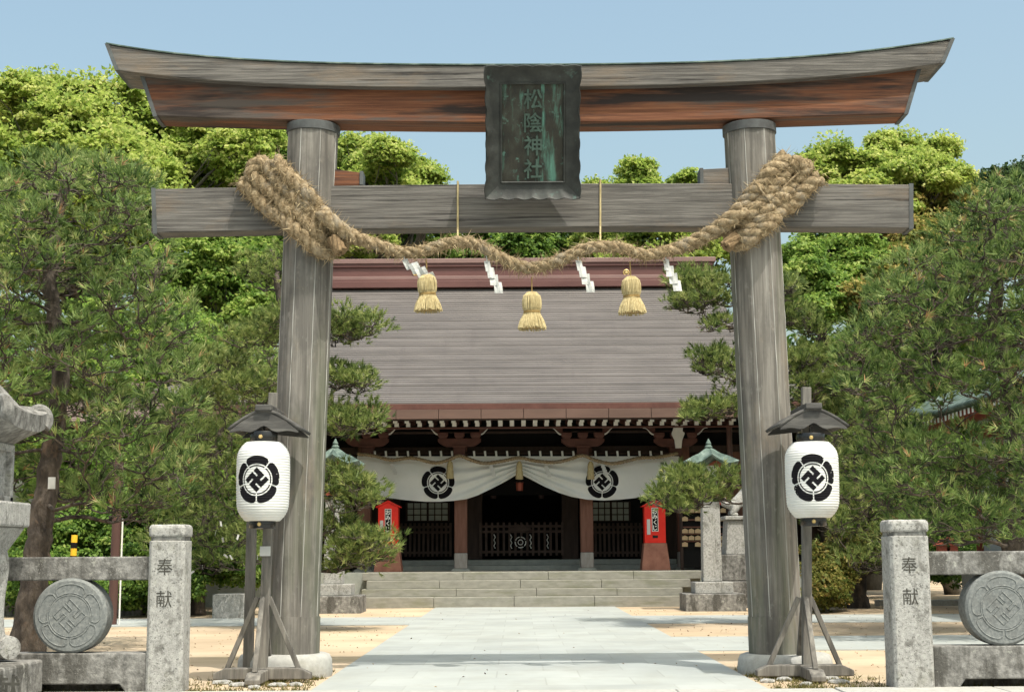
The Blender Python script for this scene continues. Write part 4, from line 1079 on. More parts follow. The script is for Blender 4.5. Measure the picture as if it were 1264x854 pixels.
# ------------------------------------------------------------------ banner
def banner():
    c = P(640.5, 580, YB); xl, xr = PX(441, 575, YB), PX(838, 575, YB); zt = PZ(640, 563, YB)
    root = thing('white_banner', (c.x, YB, zt), 'long white crested curtain gathered at its middle across the hall front', 'curtain')
    lowL = [(441, 600), (455, 607), (475, 613.5), (500, 617), (525, 619), (544, 619), (560, 618), (575, 616), (590, 611), (606, 603.5), (625, 593.5), (640.5, 584)]
    lowR = [(640.5, 584), (655, 591.5), (673, 601), (690, 608), (705.6, 613), (725, 616.5), (745, 617.5), (765, 616.5), (784, 614.5), (805, 610), (820, 604), (838, 596)]
    low = lowL + lowR[1:]
    def surf(px, v):
        yb_ = curve_px(low, px); py = 563 + (yb_ - 563) * v
        d = abs(px - 640.5); near = max(0, 1 - d / 150); half = abs(((px - 441) / 199.5) % 1 - .5) * 2
        fold = .05 * math.sin((v * (1.2 + 5 * near) + d * .012) * 6.0) * (.25 + near) * min(1, v * 2)
        fold += .03 * math.sin(px * .22) * max(0, .3 - v) + .10 * math.sin(math.pi * min(1, v)) * (1 - near * .6)
        p_ = P(px, py, YB); p_.y = YB - fold - .03
        return p_
    rows = [[surf(px, v) for px in np.linspace(441, 838, 160)] for v in np.linspace(0, 1, 26)]
    q = MB(); q.grid(rows); q.build('cloth', 'cloth', root, smooth=True, angle=180, fix=False)
    for (cx, cy) in ((541, 596), (743, 595)):
        q = MB()
        def on(u, z):
            px = cx + u; py = cy - z; yb_ = curve_px(low, px); v = (py - 563) / (yb_ - 563); p_ = surf(px, v); p_.y -= .012; return p_
        crest_onto(q, on, 20.5); q.build('crest', 'ink', root, fix=False)
    for k in range(29):
        q = MB(); px = 449 + k * 13.6; a = P(px, 556.5, YB); a = Vector((a.x, YB - .03, a.z)); b = P(px + .8, 564.5, YB)
        q.beam(a, (b.x, YB - .045, b.z), .055, .012, (0, 1, 0)); q.build('hanging_loop', 'cloth', root)
    q = MB(); a, b = P(438, 559.5, YB + .06), P(842, 559.5, YB + .06); q.tube([a, b], .03, 8); q.build('curtain_pole', 'dark_timber', root)
    for txt, cx, y0, dy, s in (('平成十二年', 817, 573.5, 6.8, .12), ('奉納者', 457, 593, 6.5, .12)):
        for i, ch in enumerate(txt):
            py = y0 + i * dy; px = cx - i * .4; yb_ = curve_px(low, px)
            if py > yb_ - 3: continue
            v = (py - 563) / (yb_ - 563); p_ = surf(px, v); q = MB(); add_glyph(q, ch, s, (p_.x, p_.y - .014, p_.z), .002, bold=.004); q.build('written_character', 'ink', root)
banner()
def hall_rope():
    pts = [(441, 560), (460, 562), (483, 567.5), (508, 565), (536, 571), (552, 568), (567, 562.5), (583, 568), (598, 571.5), (620, 569), (640.5, 565), (660, 568.5), (683, 570.5), (702, 567), (719, 562), (735, 568), (755, 572), (775, 568.5), (790, 565), (812, 564), (838, 559)]
    Y = YB - .36
    path = catmull([P(x, y, Y) for x, y in pts], 6)
    root = thing('hall_rope', tuple(P(640, 565, Y)), 'thin straw rope looped along the top of the white curtain', 'sacred rope')
    mb = MB(); twisted(mb, path, .055, .25, 3, .05, 6); mb.build('twisted_rope', 'rope', root, smooth=True, angle=180)
    first = None
    labs = ('small straw tassel over the left curtain crest', 'small straw tassel at the gathered middle of the curtain', 'small straw tassel over the right curtain crest')
    for (x, y), lab in zip(((555.5, 571), (641, 572), (729, 572)), labs):
        c = P(x, y, Y - .02)
        if first is None:
            q = MB(); q.lathe([(.03, .06), (.07, 0), (.085, -.1), (.08, -.18), (.095, -.22), (.1, -.42)], c, 14)
            first = q.build('rope_tassel', 'straw', loc=tuple(c), smooth=True); o = first
        else: o = first.copy(); COL.objects.link(o)
        o.location = c; tag(o, lab, 'tassel', 'small straw tassels on the hall rope')
    for (x, y), lab in zip(((484, 572), (606, 574), (674, 575), (744, 573)), ('leftmost small white paper streamer on the hall curtain', 'small white paper streamer left of the curtain gather', 'small white paper streamer right of the curtain gather', 'small white paper streamer over the right curtain crest')):
        q = MB()
        for i in range(4):
            a = P(x - 2 + 1.2 * i, y + 3.2 * i, Y - .03); q.grid([[a + Vector((u * .10, -.01 * i, -v * .09)) for u in (0, 1)] for v in (0, 1)])
        o = q.build('small_streamer', 'paper', loc=tuple(P(x, y, Y)), fix=False, solid=.003); tag(o, lab, 'paper streamer', 'small paper streamers on the hall rope')
hall_rope()
# hanging lanterns under the curtain
def bell_lantern(px, py, Y, red, lab):
    c = P(px, py, Y)
    root = thing('hanging_lantern', tuple(c), lab, 'lantern', 'lanterns hanging in the hall doorway')
    q = MB(); q.lathe([(.02, .18), (.14, .12), (.16, .10)], c, 6); q.build('lantern_roof', 'dark_timber', root)
    q = MB(); q.lathe([(.085, -.12), (.10, .10)], c, 6); q.build('lantern_body', 'vermilion' if red else 'pipe_brown', root)
    q = MB(); q.tube([c + Vector((0, 0, .16)), c + Vector((0, 0, .9))], .008, 5); q.build('chain', 'lacquer', root)
bell_lantern(641.5, 600, YB + .5, True, 'small red lantern hanging below the curtain gather')
bell_lantern(609, 610, 44.6, False, 'dim brown lantern left of the red one in the dark doorway')
bell_lantern(668, 610, 44.6, False, 'dim brown lantern right of the red one in the dark doorway')

# red fortune boxes
def fortune_box(x0, x1, y0, yb_, ybase, Y, lab):
    a = P(x0, yb_, Y); b = P(x1, y0, Y); cx = (a.x + b.x) / 2; hw = (b.x - a.x) / 2
    root = thing('fortune_box', (cx, Y + .25, .845), lab, 'fortune box', 'red fortune slip boxes beside the hall entrance')
    zt = b.z; zb_ = a.z; H = zt - zb_
    q = MB(); q.prism([(a.x, zb_), (b.x, zb_), (b.x, zt - .16), (cx, zt - .02), (a.x, zt - .16)], Y, Y + .45); q.build('box_body', 'red_paint', root, bevel=.006)
    for s in (-1, 1):
        q = MB(); q.beam((cx, Y + .22, zt), (cx + s * (hw + .06), Y + .22, zt - .165), .52, .03, (0, 0, 1)); 
        q.build('box_roof', 'red_paint', root)
    q = MB(); q.box(cx - .085, cx + .085, Y - .012, Y - .002, zb_ + .30, zb_ + .92); sg = q.build('sign', 'white_paint', root)
    q = MB(); q.box(cx - .07, cx + .07, Y - .016, Y - .0125, zb_ + .315, zb_ + .905); q.build('sign_face', 'ink', sg)
    for i, ch in enumerate('おみくじ'):
        q = MB(); add_glyph(q, ch, .13, (cx, Y - .0165, zb_ + .83 - i * .145), .002, bold=.004); q.build('sign_character', 'white_paint', sg)
    for (dx, z0, z1) in ((-.17, .22, .62), (.15, .72, 1.05)):
        if zb_ + z1 < zt - .1:
            q = MB(); q.box(cx + dx - .045, cx + dx + .045, Y - .008, Y - .001, zb_ + z0, zb_ + z1); q.build('price_slip', 'paper', root)
    q = MB(); q.box(cx - .07, cx + .07, Y - .006, Y - .001, zb_ + .13, zb_ + .2); q.build('coin_slot', 'lacquer', root)
    q = MB(); q.frustum(cx, Y + .24, .845, zb_ - .002, hw + .1, .34, hw + .02, .27); q.build('pedestal', 'pedestal_brown', root, bevel=.01)
fortune_box(466.5, 491.5, 618, 671.5, 698, 39.6, 'red gabled fortune slip box on the left of the hall entrance')
fortune_box(796, 821, 617, 670, 700, 39.6, 'red gabled fortune slip box on brown pedestal right of the hall entrance')

# votive plaque rack
def ema():
    Y = 40.2; a, b = P(842, 693, Y), P(899, 618, Y)
    root = thing('plaque_rack', ((a.x + b.x) / 2, Y, .845), 'dark timber rack of hanging votive plaques right of the hall steps', 'rack')
    q = MB()
    for x in (a.x, (a.x + b.x) / 2, b.x): q.box(x - .04, x + .04, Y, Y + .08, .6, b.z + .08)
    q.build('upright', 'dark_timber', root)
    q = MB(); q.box(a.x + .045, b.x - .045, Y + .1, Y + .13, .9, b.z); q.build('back_board', 'black_inside', root)
    for k, py in enumerate((628, 637, 646, 655, 663.5, 672.5)):
        z = PZ(870, py - 4, Y); q = MB(); q.box(a.x + .05, b.x - .05, Y + .03, Y + .07, z, z + .035); q.build('hanging_rail', 'column_wood', root)
    q = MB(); c = P(893, 617, Y - .02); q.box(c.x - .1, c.x + .1, Y - .06, Y + .0, c.z - .12, c.z + .12); o = q.build('red_plaque', 'red_paint', loc=tuple(c), bevel=.005); tag(o, 'small red board at the top right of the plaque rack', 'board')
    first = None
    rg = random.Random(3)
    for ri, py in enumerate((629.5, 640, 655, 663.5, 671.5)):
        for px in (845.5, 853.5, 861.5, 869, 877, 885, 892.5):
            if rg.random() < .18: continue
            c = P(px, py, Y - .02)
            if first is None:
                q = MB(); q.prism([(c.x - .075, c.z - .06), (c.x + .075, c.z - .06), (c.x + .075, c.z + .03), (c.x, c.z + .065), (c.x - .075, c.z + .03)], Y - .03, Y - .01)
                first = q.build('votive_plaque', 'raw_wood', loc=tuple(c)); o = first
            else: o = first.copy(); COL.objects.link(o)
            o.location = c; o.rotation_euler = (0, rg.uniform(-.06, .06), 0)
            tag(o, 'small pale wooden votive plaque hanging in the rows of the dark rack', 'votive plaque', 'votive plaques on the rack')
ema()

# roofed stone-post lanterns beside the steps
def post_lantern(cx, by, lab, yaw):
    Y = 34.6; c = P(cx, 755, Y); x = c.x; s = F / Y
    root = thing('roofed_lantern', (x, Y, 0), lab, 'lantern', 'green roofed lanterns beside the steps')
    q = MB(); h = lambda px: px / s
    q.box(x - h(36), x + h(36), Y - h(36), Y + h(36), -.02, .385); q.build('base_stone', 'granite_dark', root, bevel=.02)
    q = MB(); q.box(x - h(23), x + h(23), Y - h(23), Y + h(23), .385, .64); q.build('plinth', 'granite', root, bevel=.015)
    z1 = PZ(cx, 612, Y); q = MB(); q.frustum(x, Y, .64, z1, h(11.5), h(11.5), h(10.5), h(10.5)); q.build('stone_post', 'granite', root, bevel=.02)
    q = MB(); zb_ = PZ(cx, 575, Y); q.box(x - h(15), x + h(15), Y - h(15), Y + h(15), z1, z1 + .08); q.build('shelf', 'vermilion', root, bevel=.01)
    q = MB(); q.box(x - h(11), x + h(11), Y - h(11), Y + h(11), z1 + .08, zb_); lb = q.build('light_box', 'plaster', root)
    q = MB()
    for sx in (-1, 1):
        for sy in (-1, 1): q.box(*sorted((x + sx * h(10), x + sx * h(12.5))), *sorted((Y + sy * h(10), Y + sy * h(12.5))), z1 + .08, zb_)
    q.box(x - h(14), x + h(14), Y - h(14), Y + h(14), zb_, zb_ + .1); q.build('box_frame', 'vermilion', lb)
    # curved hip roof
    q = MB(); N = 10; zt = PZ(cx, 553, Y); rows = []
    M_ = 4 * N
    levels = [(h(31), zb_ - .03), (h(33), zb_ + .02), (h(22), zb_ + .14), (h(13), zb_ + .28), (h(6), zt - .03), (h(3), zt)]
    for li, (r, z) in enumerate(levels):
        for j in range(4):
            for u in np.linspace(-1, 1, N + 1)[:-1]:
                X_, y_ = (u, -1) if j == 0 else (1, u) if j == 1 else (-u, 1) if j == 2 else (-1, -u)
                q.v.append(Vector((x + X_ * r, Y + y_ * r, z + (.07 * abs(u) ** 3 + (.22 * max(0, 1 - abs(u) * 1.7) ** 1.3 if li < 3 and j in (0, 2) else 0) if r > h(15) else 0))))
    for i in range(len(levels) - 1):
        for j in range(M_): p_ = i * M_; q.f.append((p_ + j, p_ + (j + 1) % M_, p_ + M_ + (j + 1) % M_, p_ + M_ + j))
    q.f.append(tuple(reversed(range(M_)))); q.f.append(tuple((len(levels) - 1) * M_ + j for j in range(M_)))
    r_ = q.build('roof', 'verdigris', root, smooth=True, angle=40)
    q = MB(); q.lathe([(h(4), zt - .04), (h(5), zt + .03), (h(3), zt + .07), (h(3.4), zt + .11), (.01, zt + .22)], (x, Y, 0), 12); q.build('finial', 'verdigris', r_, smooth=True)
    return root
post_lantern(879.5, 755, 'green copper roofed lantern on a square stone post right of the steps', 0)
post_lantern(412, 755, 'green copper roofed lantern on a stone post left of the steps, half hidden by pine', 0)

# guardian statue on its block, beside the right pillar
def guardian(cx, flip, lab):
    Y = 36.6; s = F / Y; x = PX(cx, 740, Y); h = lambda v: v / s
    root = thing('guardian_statue', (x, Y, 0), lab, 'statue')
    q = MB(); q.box(x - h(34), x + h(34), Y - .75, Y + .75, -.02, PZ(cx, 716, Y) - .006); q.build('block_course', 'granite_dark', root, bevel=.02)
    q = MB(); q.box(x - h(32), x + h(32), Y - .72, Y + .72, PZ(cx, 716, Y) + .002, PZ(cx, 684, Y)); q.build('block_course', 'granite_dark', root, bevel=.02)
    q = MB(); q.frustum(x, Y, PZ(cx, 684, Y), PZ(cx, 642, Y), h(19), .42, h(16), .38); q.box(x - h(19), x + h(19), Y - .44, Y + .44, PZ(cx, 642, Y) + .001, PZ(cx, 637, Y)); q.build('pedestal', 'granite', root, bevel=.02)
    z0 = PZ(cx, 637, Y)
    # seated lion dog: skinned body
    f = -flip
    J = {'hip': (.22 * f, 0, .18, .17), 'belly': (.05 * f, 0, .30, .15), 'chest': (-.16 * f, 0, .44, .16), 'neck': (-.20 * f, 0, .60, .13), 'head': (-.24 * f, 0, .72, .15), 'muz': (-.38 * f, 0, .68, .09),
         'fl1': (-.20 * f, -.12, .28, .065), 'fl2': (-.21 * f, -.12, .05, .06), 'fp': (-.28 * f, -.12, .035, .05), 'gl1': (-.20 * f, .12, .28, .065), 'gl2': (-.21 * f, .12, .05, .06), 'gp': (-.28 * f, .12, .035, .05),
         'hk': (.06 * f, -.17, .19, .10), 'hh': (.20 * f, -.17, .05, .06), 'hf': (.02 * f, -.17, .035, .05), 'ik': (.06 * f, .17, .19, .10), 'ih': (.20 * f, .17, .05, .06), 'if': (.02 * f, .17, .035, .05),
         't1': (.34 * f, 0, .28, .07), 't2': (.38 * f, 0, .48, .10), 't3': (.34 * f, 0, .66, .04)}
    E_ = [('hip', 'belly'), ('belly', 'chest'), ('chest', 'neck'), ('neck', 'head'), ('head', 'muz'), ('chest', 'fl1'), ('fl1', 'fl2'), ('fl2', 'fp'), ('chest', 'gl1'), ('gl1', 'gl2'), ('gl2', 'gp'), ('hip', 'hk'), ('hk', 'hh'), ('hh', 'hf'), ('hip', 'ik'), ('ik', 'ih'), ('ih', 'if'), ('hip', 't1'), ('t1', 't2'), ('t2', 't3')]
    names = list(J); me = bpy.data.meshes.new('lion_body')
    me.from_pydata([J[n_][:3] for n_ in names], [(names.index(a), names.index(b)) for a, b in E_], [])
    o = bpy.data.objects.new('lion_body', me); COL.objects.link(o); o.parent = root; o.location = (0, 0, z0)
    sk = o.modifiers.new('skin', 'SKIN'); sk.use_smooth_shade = True
    for i, n_ in enumerate(names): d = me.skin_vertices[0].data[i]; d.radius = (J[n_][3],) * 2; d.use_root = (i == 0)
    ss = o.modifiers.new('subdivide', 'SUBSURF'); ss.levels = 2; ss.render_levels = 2
    me.materials.append(MATS['granite'])
    q = MB(); rg = random.Random(2)
    for i in range(16):
        a = rg.uniform(-1, 1); c = Vector((x - .17 * f + rg.uniform(-.05, .1), Y + .14 * math.sin(a * 1.5), z0 + .56 + .22 * math.cos(a * 1.3) * rg.uniform(.3, 1)))
        q.lathe([(.01, -.05), (.05, -.02), (.055, .01), (.01, .05)], c, 8)
    q.build('lion_mane', 'granite', root, smooth=True)
    for sy in (-1, 1):
        q = MB(); q.frustum(x - .22 * f, Y + sy * .11, z0 + .80, z0 + .92, .04, .03, .01, .01); q.build('lion_ear', 'granite', root)
guardian(914, 1, 'weathered stone guardian lion on tall stone blocks behind the right gate pillar')

# ------------------------------------------------------------------ low walls and small things in the grounds
def low_wall(x0, x1, Y, h, m, lab, name='low_stone_wall', cat='low wall', d=.5):
    a, b = PX(x0, 740, Y), PX(x1, 740, Y); q = MB(); n = max(1, int((b - a) / 1.6))
    for i in range(n): q.box(a + (b - a) * i / n + .004, a + (b - a) * (i + 1) / n - .004, Y, Y + d, -.03, h)
    o = q.build(name, m, loc=((a + b) / 2, Y, 0), bevel=.015); tag(o, lab, cat)
low_wall(-60, 175, 33.5, .36, 'granite_dark', 'low dark stone edging behind the left stone fence')
low_wall(1085, 1330, 36.5, .14, 'stone_pale', 'low pale stone edging behind the right stone fence')
low_wall(262, 302, 31.5, .5, 'granite', 'short grey stone block wall between the left pines', d=.9)
a = P(139, 745, 29); q = MB(); q.tube([(a.x, 29, -.05), (a.x + .05, 29, PZ(139, 560, 29))], .09, 12); o = q.build('brown_post', 'pipe_brown', loc=(a.x, 29, 0), smooth=True); tag(o, 'reddish brown round post among the left pines', 'post')
q = MB(); q.tube([(a.x + .14, 28.98, -.05), (a.x + .15, 28.98, PZ(139, 640, 29))], .016, 8); o = q.build('white_pipe', 'white_paint', loc=(a.x + .14, 29, 0), smooth=True); tag(o, 'thin white pipe running up beside the brown post', 'pipe')
b = P(86, 760, 27); t_ = P(92, 660, 27); q = MB(); q.tube([(b.x, 27, -.05), (t_.x, 27, t_.z)], .055, 10); o = q.build('cable_guard', 'yellow_plastic', loc=(b.x, 27, 0), smooth=True); tag(o, 'leaning yellow cable guard behind the left stone rail', 'cable guard')
for k in range(3):
    q2 = MB(); u = .58 + .14 * k; c0 = Vector((b.x, 27, 0)).lerp(t_, u); c1 = Vector((b.x, 27, 0)).lerp(t_, u + .06); q2.tube([c0, c1], .058, 10); q2.build('black_stripe', 'ink', o, smooth=True)
c = P(64, 596, 20.6); q = MB(); q.box(c.x - .05, c.x + .05, c.y - .01, c.y, c.z - .08, c.z + .08); o = q.build('tree_tag', 'paper', loc=tuple(c)); tag(o, 'small pale name tag nailed on the large left pine trunk', 'tag')
# small vermilion lantern posts at the right
for px, hh, lab in ((1166, 672, 'small orange red wooden post box behind the right stone rail'), (1176, 668, 'small orange red peaked board right beside the post box')):
    c = P(px, 700, 31); z = PZ(px, hh, 31); q = MB(); q.box(c.x - .02, c.x + .02, 31, 31.05, z - .5, z - .25); q.box(c.x - .11, c.x + .11, 30.95, 31.15, z - .249, z - .02); q.prism([(c.x - .17, z - .019), (c.x + .17, z - .019), (c.x, z + .12)], 30.9, 31.2)
    o = q.build('vermilion_post', 'vermilion', loc=(c.x, 31, 0)); tag(o, lab, 'post')

# side shrine with green roof, seen through the right pines
def side_shrine():
    x0 = 9.5; y0, y1 = 26.5, 36.5; ez = 4.35
    root = thing('side_shrine', (x0 + 3.5, 31.5, 0), 'small vermilion shrine with pale green copper roof half hidden in the right pines', 'shrine building')
    q = MB(); q.box(x0 + 1.3, x0 + 6, y0 + 1.4, y1 - 1.4, .5, ez + .3); wl = q.build('wall', 'plaster', root)
    q = MB(); q.box(x0 + .9, x0 + 6.4, y0 + 1, y1 - 1, -.02, 1.25); q.build('base', 'stone_pale', root, bevel=.03)
    q = MB()
    for k in range(5):
        y = y0 + 1.4 + k * (y1 - y0 - 2.8) / 4; q.box(x0 + 1.2, x0 + 1.42, y - .11, y + .11, 1.25, ez + .2)
    for k in range(4):
        x = x0 + 1.3 + k * 4.7 / 3; q.box(x - .11, x + .11, y0 + 1.28, y0 + 1.5, 1.25, ez + .2)
    q.box(x0 + 1.15, x0 + 6.1, y0 + 1.3, y1 - 1.3, ez - .5, ez - .2)
    q.build('posts', 'vermilion', root)
    q = MB(); N = 16; us = np.linspace(-1, 1, N + 1); cx, cy = x0 + 3.6, (y0 + y1) / 2; hx, hy = 3.6, (y1 - y0) / 2
    lv = [(1, 0), (.97, .09), (.8, .36), (.58, .85), (.36, 1.6), (.2, 2.35)]
    for (f_, dz) in lv:
        for j in range(4):
            for u in us[:-1]:
                X_, y_ = (u, -1) if j == 0 else (1, u) if j == 1 else (-u, 1) if j == 2 else (-1, -u)
                q.v.append(Vector((cx + X_ * hx * f_, cy + y_ * (hy if f_ > .5 else hy) * (f_ if f_ > .2 else .3), ez + dz + (.32 * abs(u) ** 4 * f_ if f_ > .6 else 0))))
    M_ = 4 * N
    for i in range(len(lv) - 1):
        for j in range(M_): p_ = i * M_; q.f.append((p_ + j, p_ + (j + 1) % M_, p_ + M_ + (j + 1) % M_, p_ + M_ + j))
    q.f.append(tuple((len(lv) - 1) * M_ + j for j in range(M_)))
    r_ = q.build('roof', 'verdigris', root, smooth=True, angle=40, solid=.08)
    q = MB(); q.box(cx - .9, cx + .9, cy - hy * .35, cy + hy * .35, ez + 2.3, ez + 2.75); q.build('roof_ridge', 'verdigris', r_, bevel=.04)
    q = MB()
    for k in range(34):
        y = y0 + .25 + k * (y1 - y0 - .5) / 33; q.box(x0 + .10, x0 + .9, y - .05, y + .05, ez - .17, ez - .06)
    for k in range(22):
        x = x0 + .3 + k * .32; q.box(x - .05, x + .05, y0 + .1, y0 + .9, ez - .17, ez - .06)
    rf = q.build('rafters', 'vermilion', root); rf['kind'] = 'stuff'
    q = MB()
    for k in range(34):
        y = y0 + .25 + k * (y1 - y0 - .5) / 33; q.box(x0 + .085, x0 + .098, y - .055, y + .055, ez - .175, ez - .055)
    q.build('rafter_tips', 'white_paint', rf)
side_shrine()
def side_hall():
    Y = 38; a = PX(40, 500, Y); b = PX(232, 500, Y); ez = PZ(130, 520, Y); zr = PZ(130, 470, Y + 4)
    root = thing('side_hall', ((a + b) / 2, Y + 4, 0), 'low side hall with faded pinkish roof glimpsed through the left pine branches', 'hall')
    q = MB(); q.box(a + 1, b - .6, Y + 1.2, Y + 7, -.02, ez); q.build('wall', 'dark_timber', root)
    q = MB(); N = 22
    for i in range(N):
        t0, t1 = i / N, (i + 1) / N
        y_0, y_1 = Y + 4 - 4 * t0, Y + 4 - 4 * t1; z_0, z_1 = zr + (ez - zr) * t0, zr + (ez - zr) * t1
        q.grid([[(a + 1.4 * (1 - t0), y_0, z_0), (b - 1.4 * (1 - t0), y_0, z_0)], [(a + 1.4 * (1 - t1), y_1, z_1 + .03), (b - 1.4 * (1 - t1), y_1, z_1 + .03)], [(a + 1.4 * (1 - t1), y_1, z_1), (b - 1.4 * (1 - t1), y_1, z_1)]])
    q.add([(a, Y + 8, ez), (b, Y + 8, ez), (b - 1.4, Y + 4, zr), (a + 1.4, Y + 4, zr)], [(0, 1, 2, 3)])
    q.add([(a, Y, ez), (a, Y + 8, ez), (a + 1.4, Y + 4, zr), (b, Y, ez), (b, Y + 8, ez), (b - 1.4, Y + 4, zr)], [(0, 1, 2), (3, 4, 5)])
    r_ = q.build('roof', 'tile_pink', root, fix=False)
    q = MB(); q.box(a + 1.3, b - 1.3, Y + 3.8, Y + 4.2, zr - .05, zr + .3); q.build('roof_ridge', 'ridge_cap', r_, bevel=.04)
side_hall()

# ------------------------------------------------------------------ trees
def unit(a): return a / np.maximum(np.linalg.norm(a, axis=-1, keepdims=True), 1e-6)
def needle_mesh(C, D, tone, rg, k=12, L=.16, wd=.011, spread=.75, shoot=.10):
    n = len(C)
    c = np.repeat(C, k, 0); d0 = np.repeat(D, k, 0)
    c = c + d0 * rg.uniform(0, shoot, (n * k, 1))
    d = unit(d0 + spread * rg.normal(size=(n * k, 3)) * .75)
    s = unit(np.cross(d, rg.normal(size=(n * k, 3)))) * (wd / 2)
    tip = c + d * (L * rg.uniform(.7, 1.15, (n * k, 1)))
    v = np.stack([c - s, c + s, tip], 1).reshape(-1, 3); f = np.arange(3 * n * k).reshape(-1, 3)
    t = np.clip(np.repeat(tone, k) + rg.normal(size=n * k) * .09, 0, 1)
    return v, f, t
def limb(mb, a, b, r0, r1, rg, wob=.12, n=8, sag=0, sides=7):
    a, b = Vector(a), Vector(b); L_ = (b - a).length; pts = []; rs = []
    ph = [rg.uniform(0, 6.28) for _ in range(4)]
    for i in range(n + 1):
        t = i / n; e = math.sin(math.pi * t) * wob * L_
        p_ = a.lerp(b, t) + Vector((math.sin(t * 7 + ph[0]), math.sin(t * 6 + ph[1]), .6 * math.sin(t * 8 + ph[2]))) * e * .6
        p_.z += sag * math.sin(math.pi * t) * L_
        pts.append(p_); rs.append(r0 + (r1 - r0) * t)
    mb.tube(pts, rs, sides); return pts

DN = 1.0
def pine(base, trunk_px, Yt, r0, r1, pads, label, seed, dens=70, L=.15, wd=.018, k=11, mat_='pine_needles', group=None, name='pine_tree', twigs=5, bark='pine_bark', tone0=.42, spread=.5):
    """pads: (px, py, Y, rx_px, ry_px); branches grow outwards pad by pad from the trunk, each ending in tufts of needles"""
    rg = np.random.default_rng(seed); rp = random.Random(seed)
    tp_ = [P(x, y, Yt) for (x, y) in trunk_px]
    tp_[0].z = -.08
    root = thing(name, (tp_[0].x, tp_[0].y, 0), label, 'pine tree', group)
    path = catmull(tp_, 8); N = len(path)
    path = [q + Vector((rp.uniform(-1, 1), rp.uniform(-1, 1), 0)) * r0 * .10 for q in path]
    mb = MB(); mb.tube(path, [(r0 * (1 + .35 * max(0, 1 - i / (N * .08)))) + (r1 - r0) * i / (N - 1) for i in range(N)], 14)
    mb.build('trunk', bark, root, smooth=True, angle=180)
    br = MB(); Cs = []; Ds = []; Ts = []
    items = []
    for (px, py, Y, rx, ry) in pads:
        c = P(px, py, Y); sc = Y / F
        items.append((min((q - c).length for q in path), c, rx * sc, ry * sc))
    items.sort(key=lambda q: q[0])
    nodes = [(q, r0 + (r1 - r0) * i / (N - 1)) for i, q in enumerate(path) if i > N * .12]
    for (dist, c, rx, rz) in items:
        ryy = rx * .9
        lo = c + Vector((0, 0, -rz * .5))
        st, rs = min(nodes, key=lambda n_: (n_[0] - lo).length + max(0, n_[0].z - lo.z) * 1.5 + (.25 if n_[1] < .02 else 0))
        ln = (lo - st).length
        rb = max(.012, min(rs * .62, .018 * ln + .016))
        pts = limb(br, st, lo, rb, max(.009, rb * .5), rp, .14, 8, -.02, 6)
        nodes += [(q, rb * (1 - .06 * i)) for i, q in enumerate(pts) if i > 2]
        tone = rp.uniform(-.10, .10)
        for i in range(twigs):
            a = rp.uniform(0, 6.283); q = rp.uniform(.5, 1.0)
            e = c + Vector((rx * q * math.cos(a), ryy * q * math.sin(a), rz * rp.uniform(-.5, .5)))
            tw = limb(br, pts[rp.randint(5, 8)], e, max(.008, rb * .4), .005, rp, .2, 5, .03, 4)
            m_ = tw[rp.randint(2, 4)]
            limb(br, m_, m_ + Vector((rp.uniform(-1, 1) * rx * .45, rp.uniform(-1, 1) * ryy * .45, rp.uniform(-.2, .5) * rz)), .008, .004, rp, .2, 3, 0, 4)
        n = max(10, int(DN * dens * (rx * ryy + 1.2 * rx * rz)))
        u = unit(rg.normal(size=(n, 3))); dn = (u[:, 2] < -.2) & (rg.random(n) < .75); u[:, 2] = np.where(dn, -u[:, 2], u[:, 2])
        rr = rg.uniform(.45, 1.12, (n, 1))
        q = np.array(c) + u * rr * np.array([rx, ryy, rz])
        d = unit(u * np.array([.9, .9, .5]) + np.array([0, 0, .6]) + rg.normal(size=(n, 3)) * .35)
        Cs.append(q); Ds.append(d); Ts.append(np.clip(tone0 + tone + rg.normal(size=n) * .20 + (rg.random(n) < .015) * .6, 0, 1))
    br.build('branches', bark, root, smooth=True, angle=180)
    v, f, t = needle_mesh(np.concatenate(Cs), np.concatenate(Ds), np.concatenate(Ts), rg, k, L, wd, spread, .06)
    np_mesh('crown', mat_, v, f, t, root, tuple(root.location))
    return root

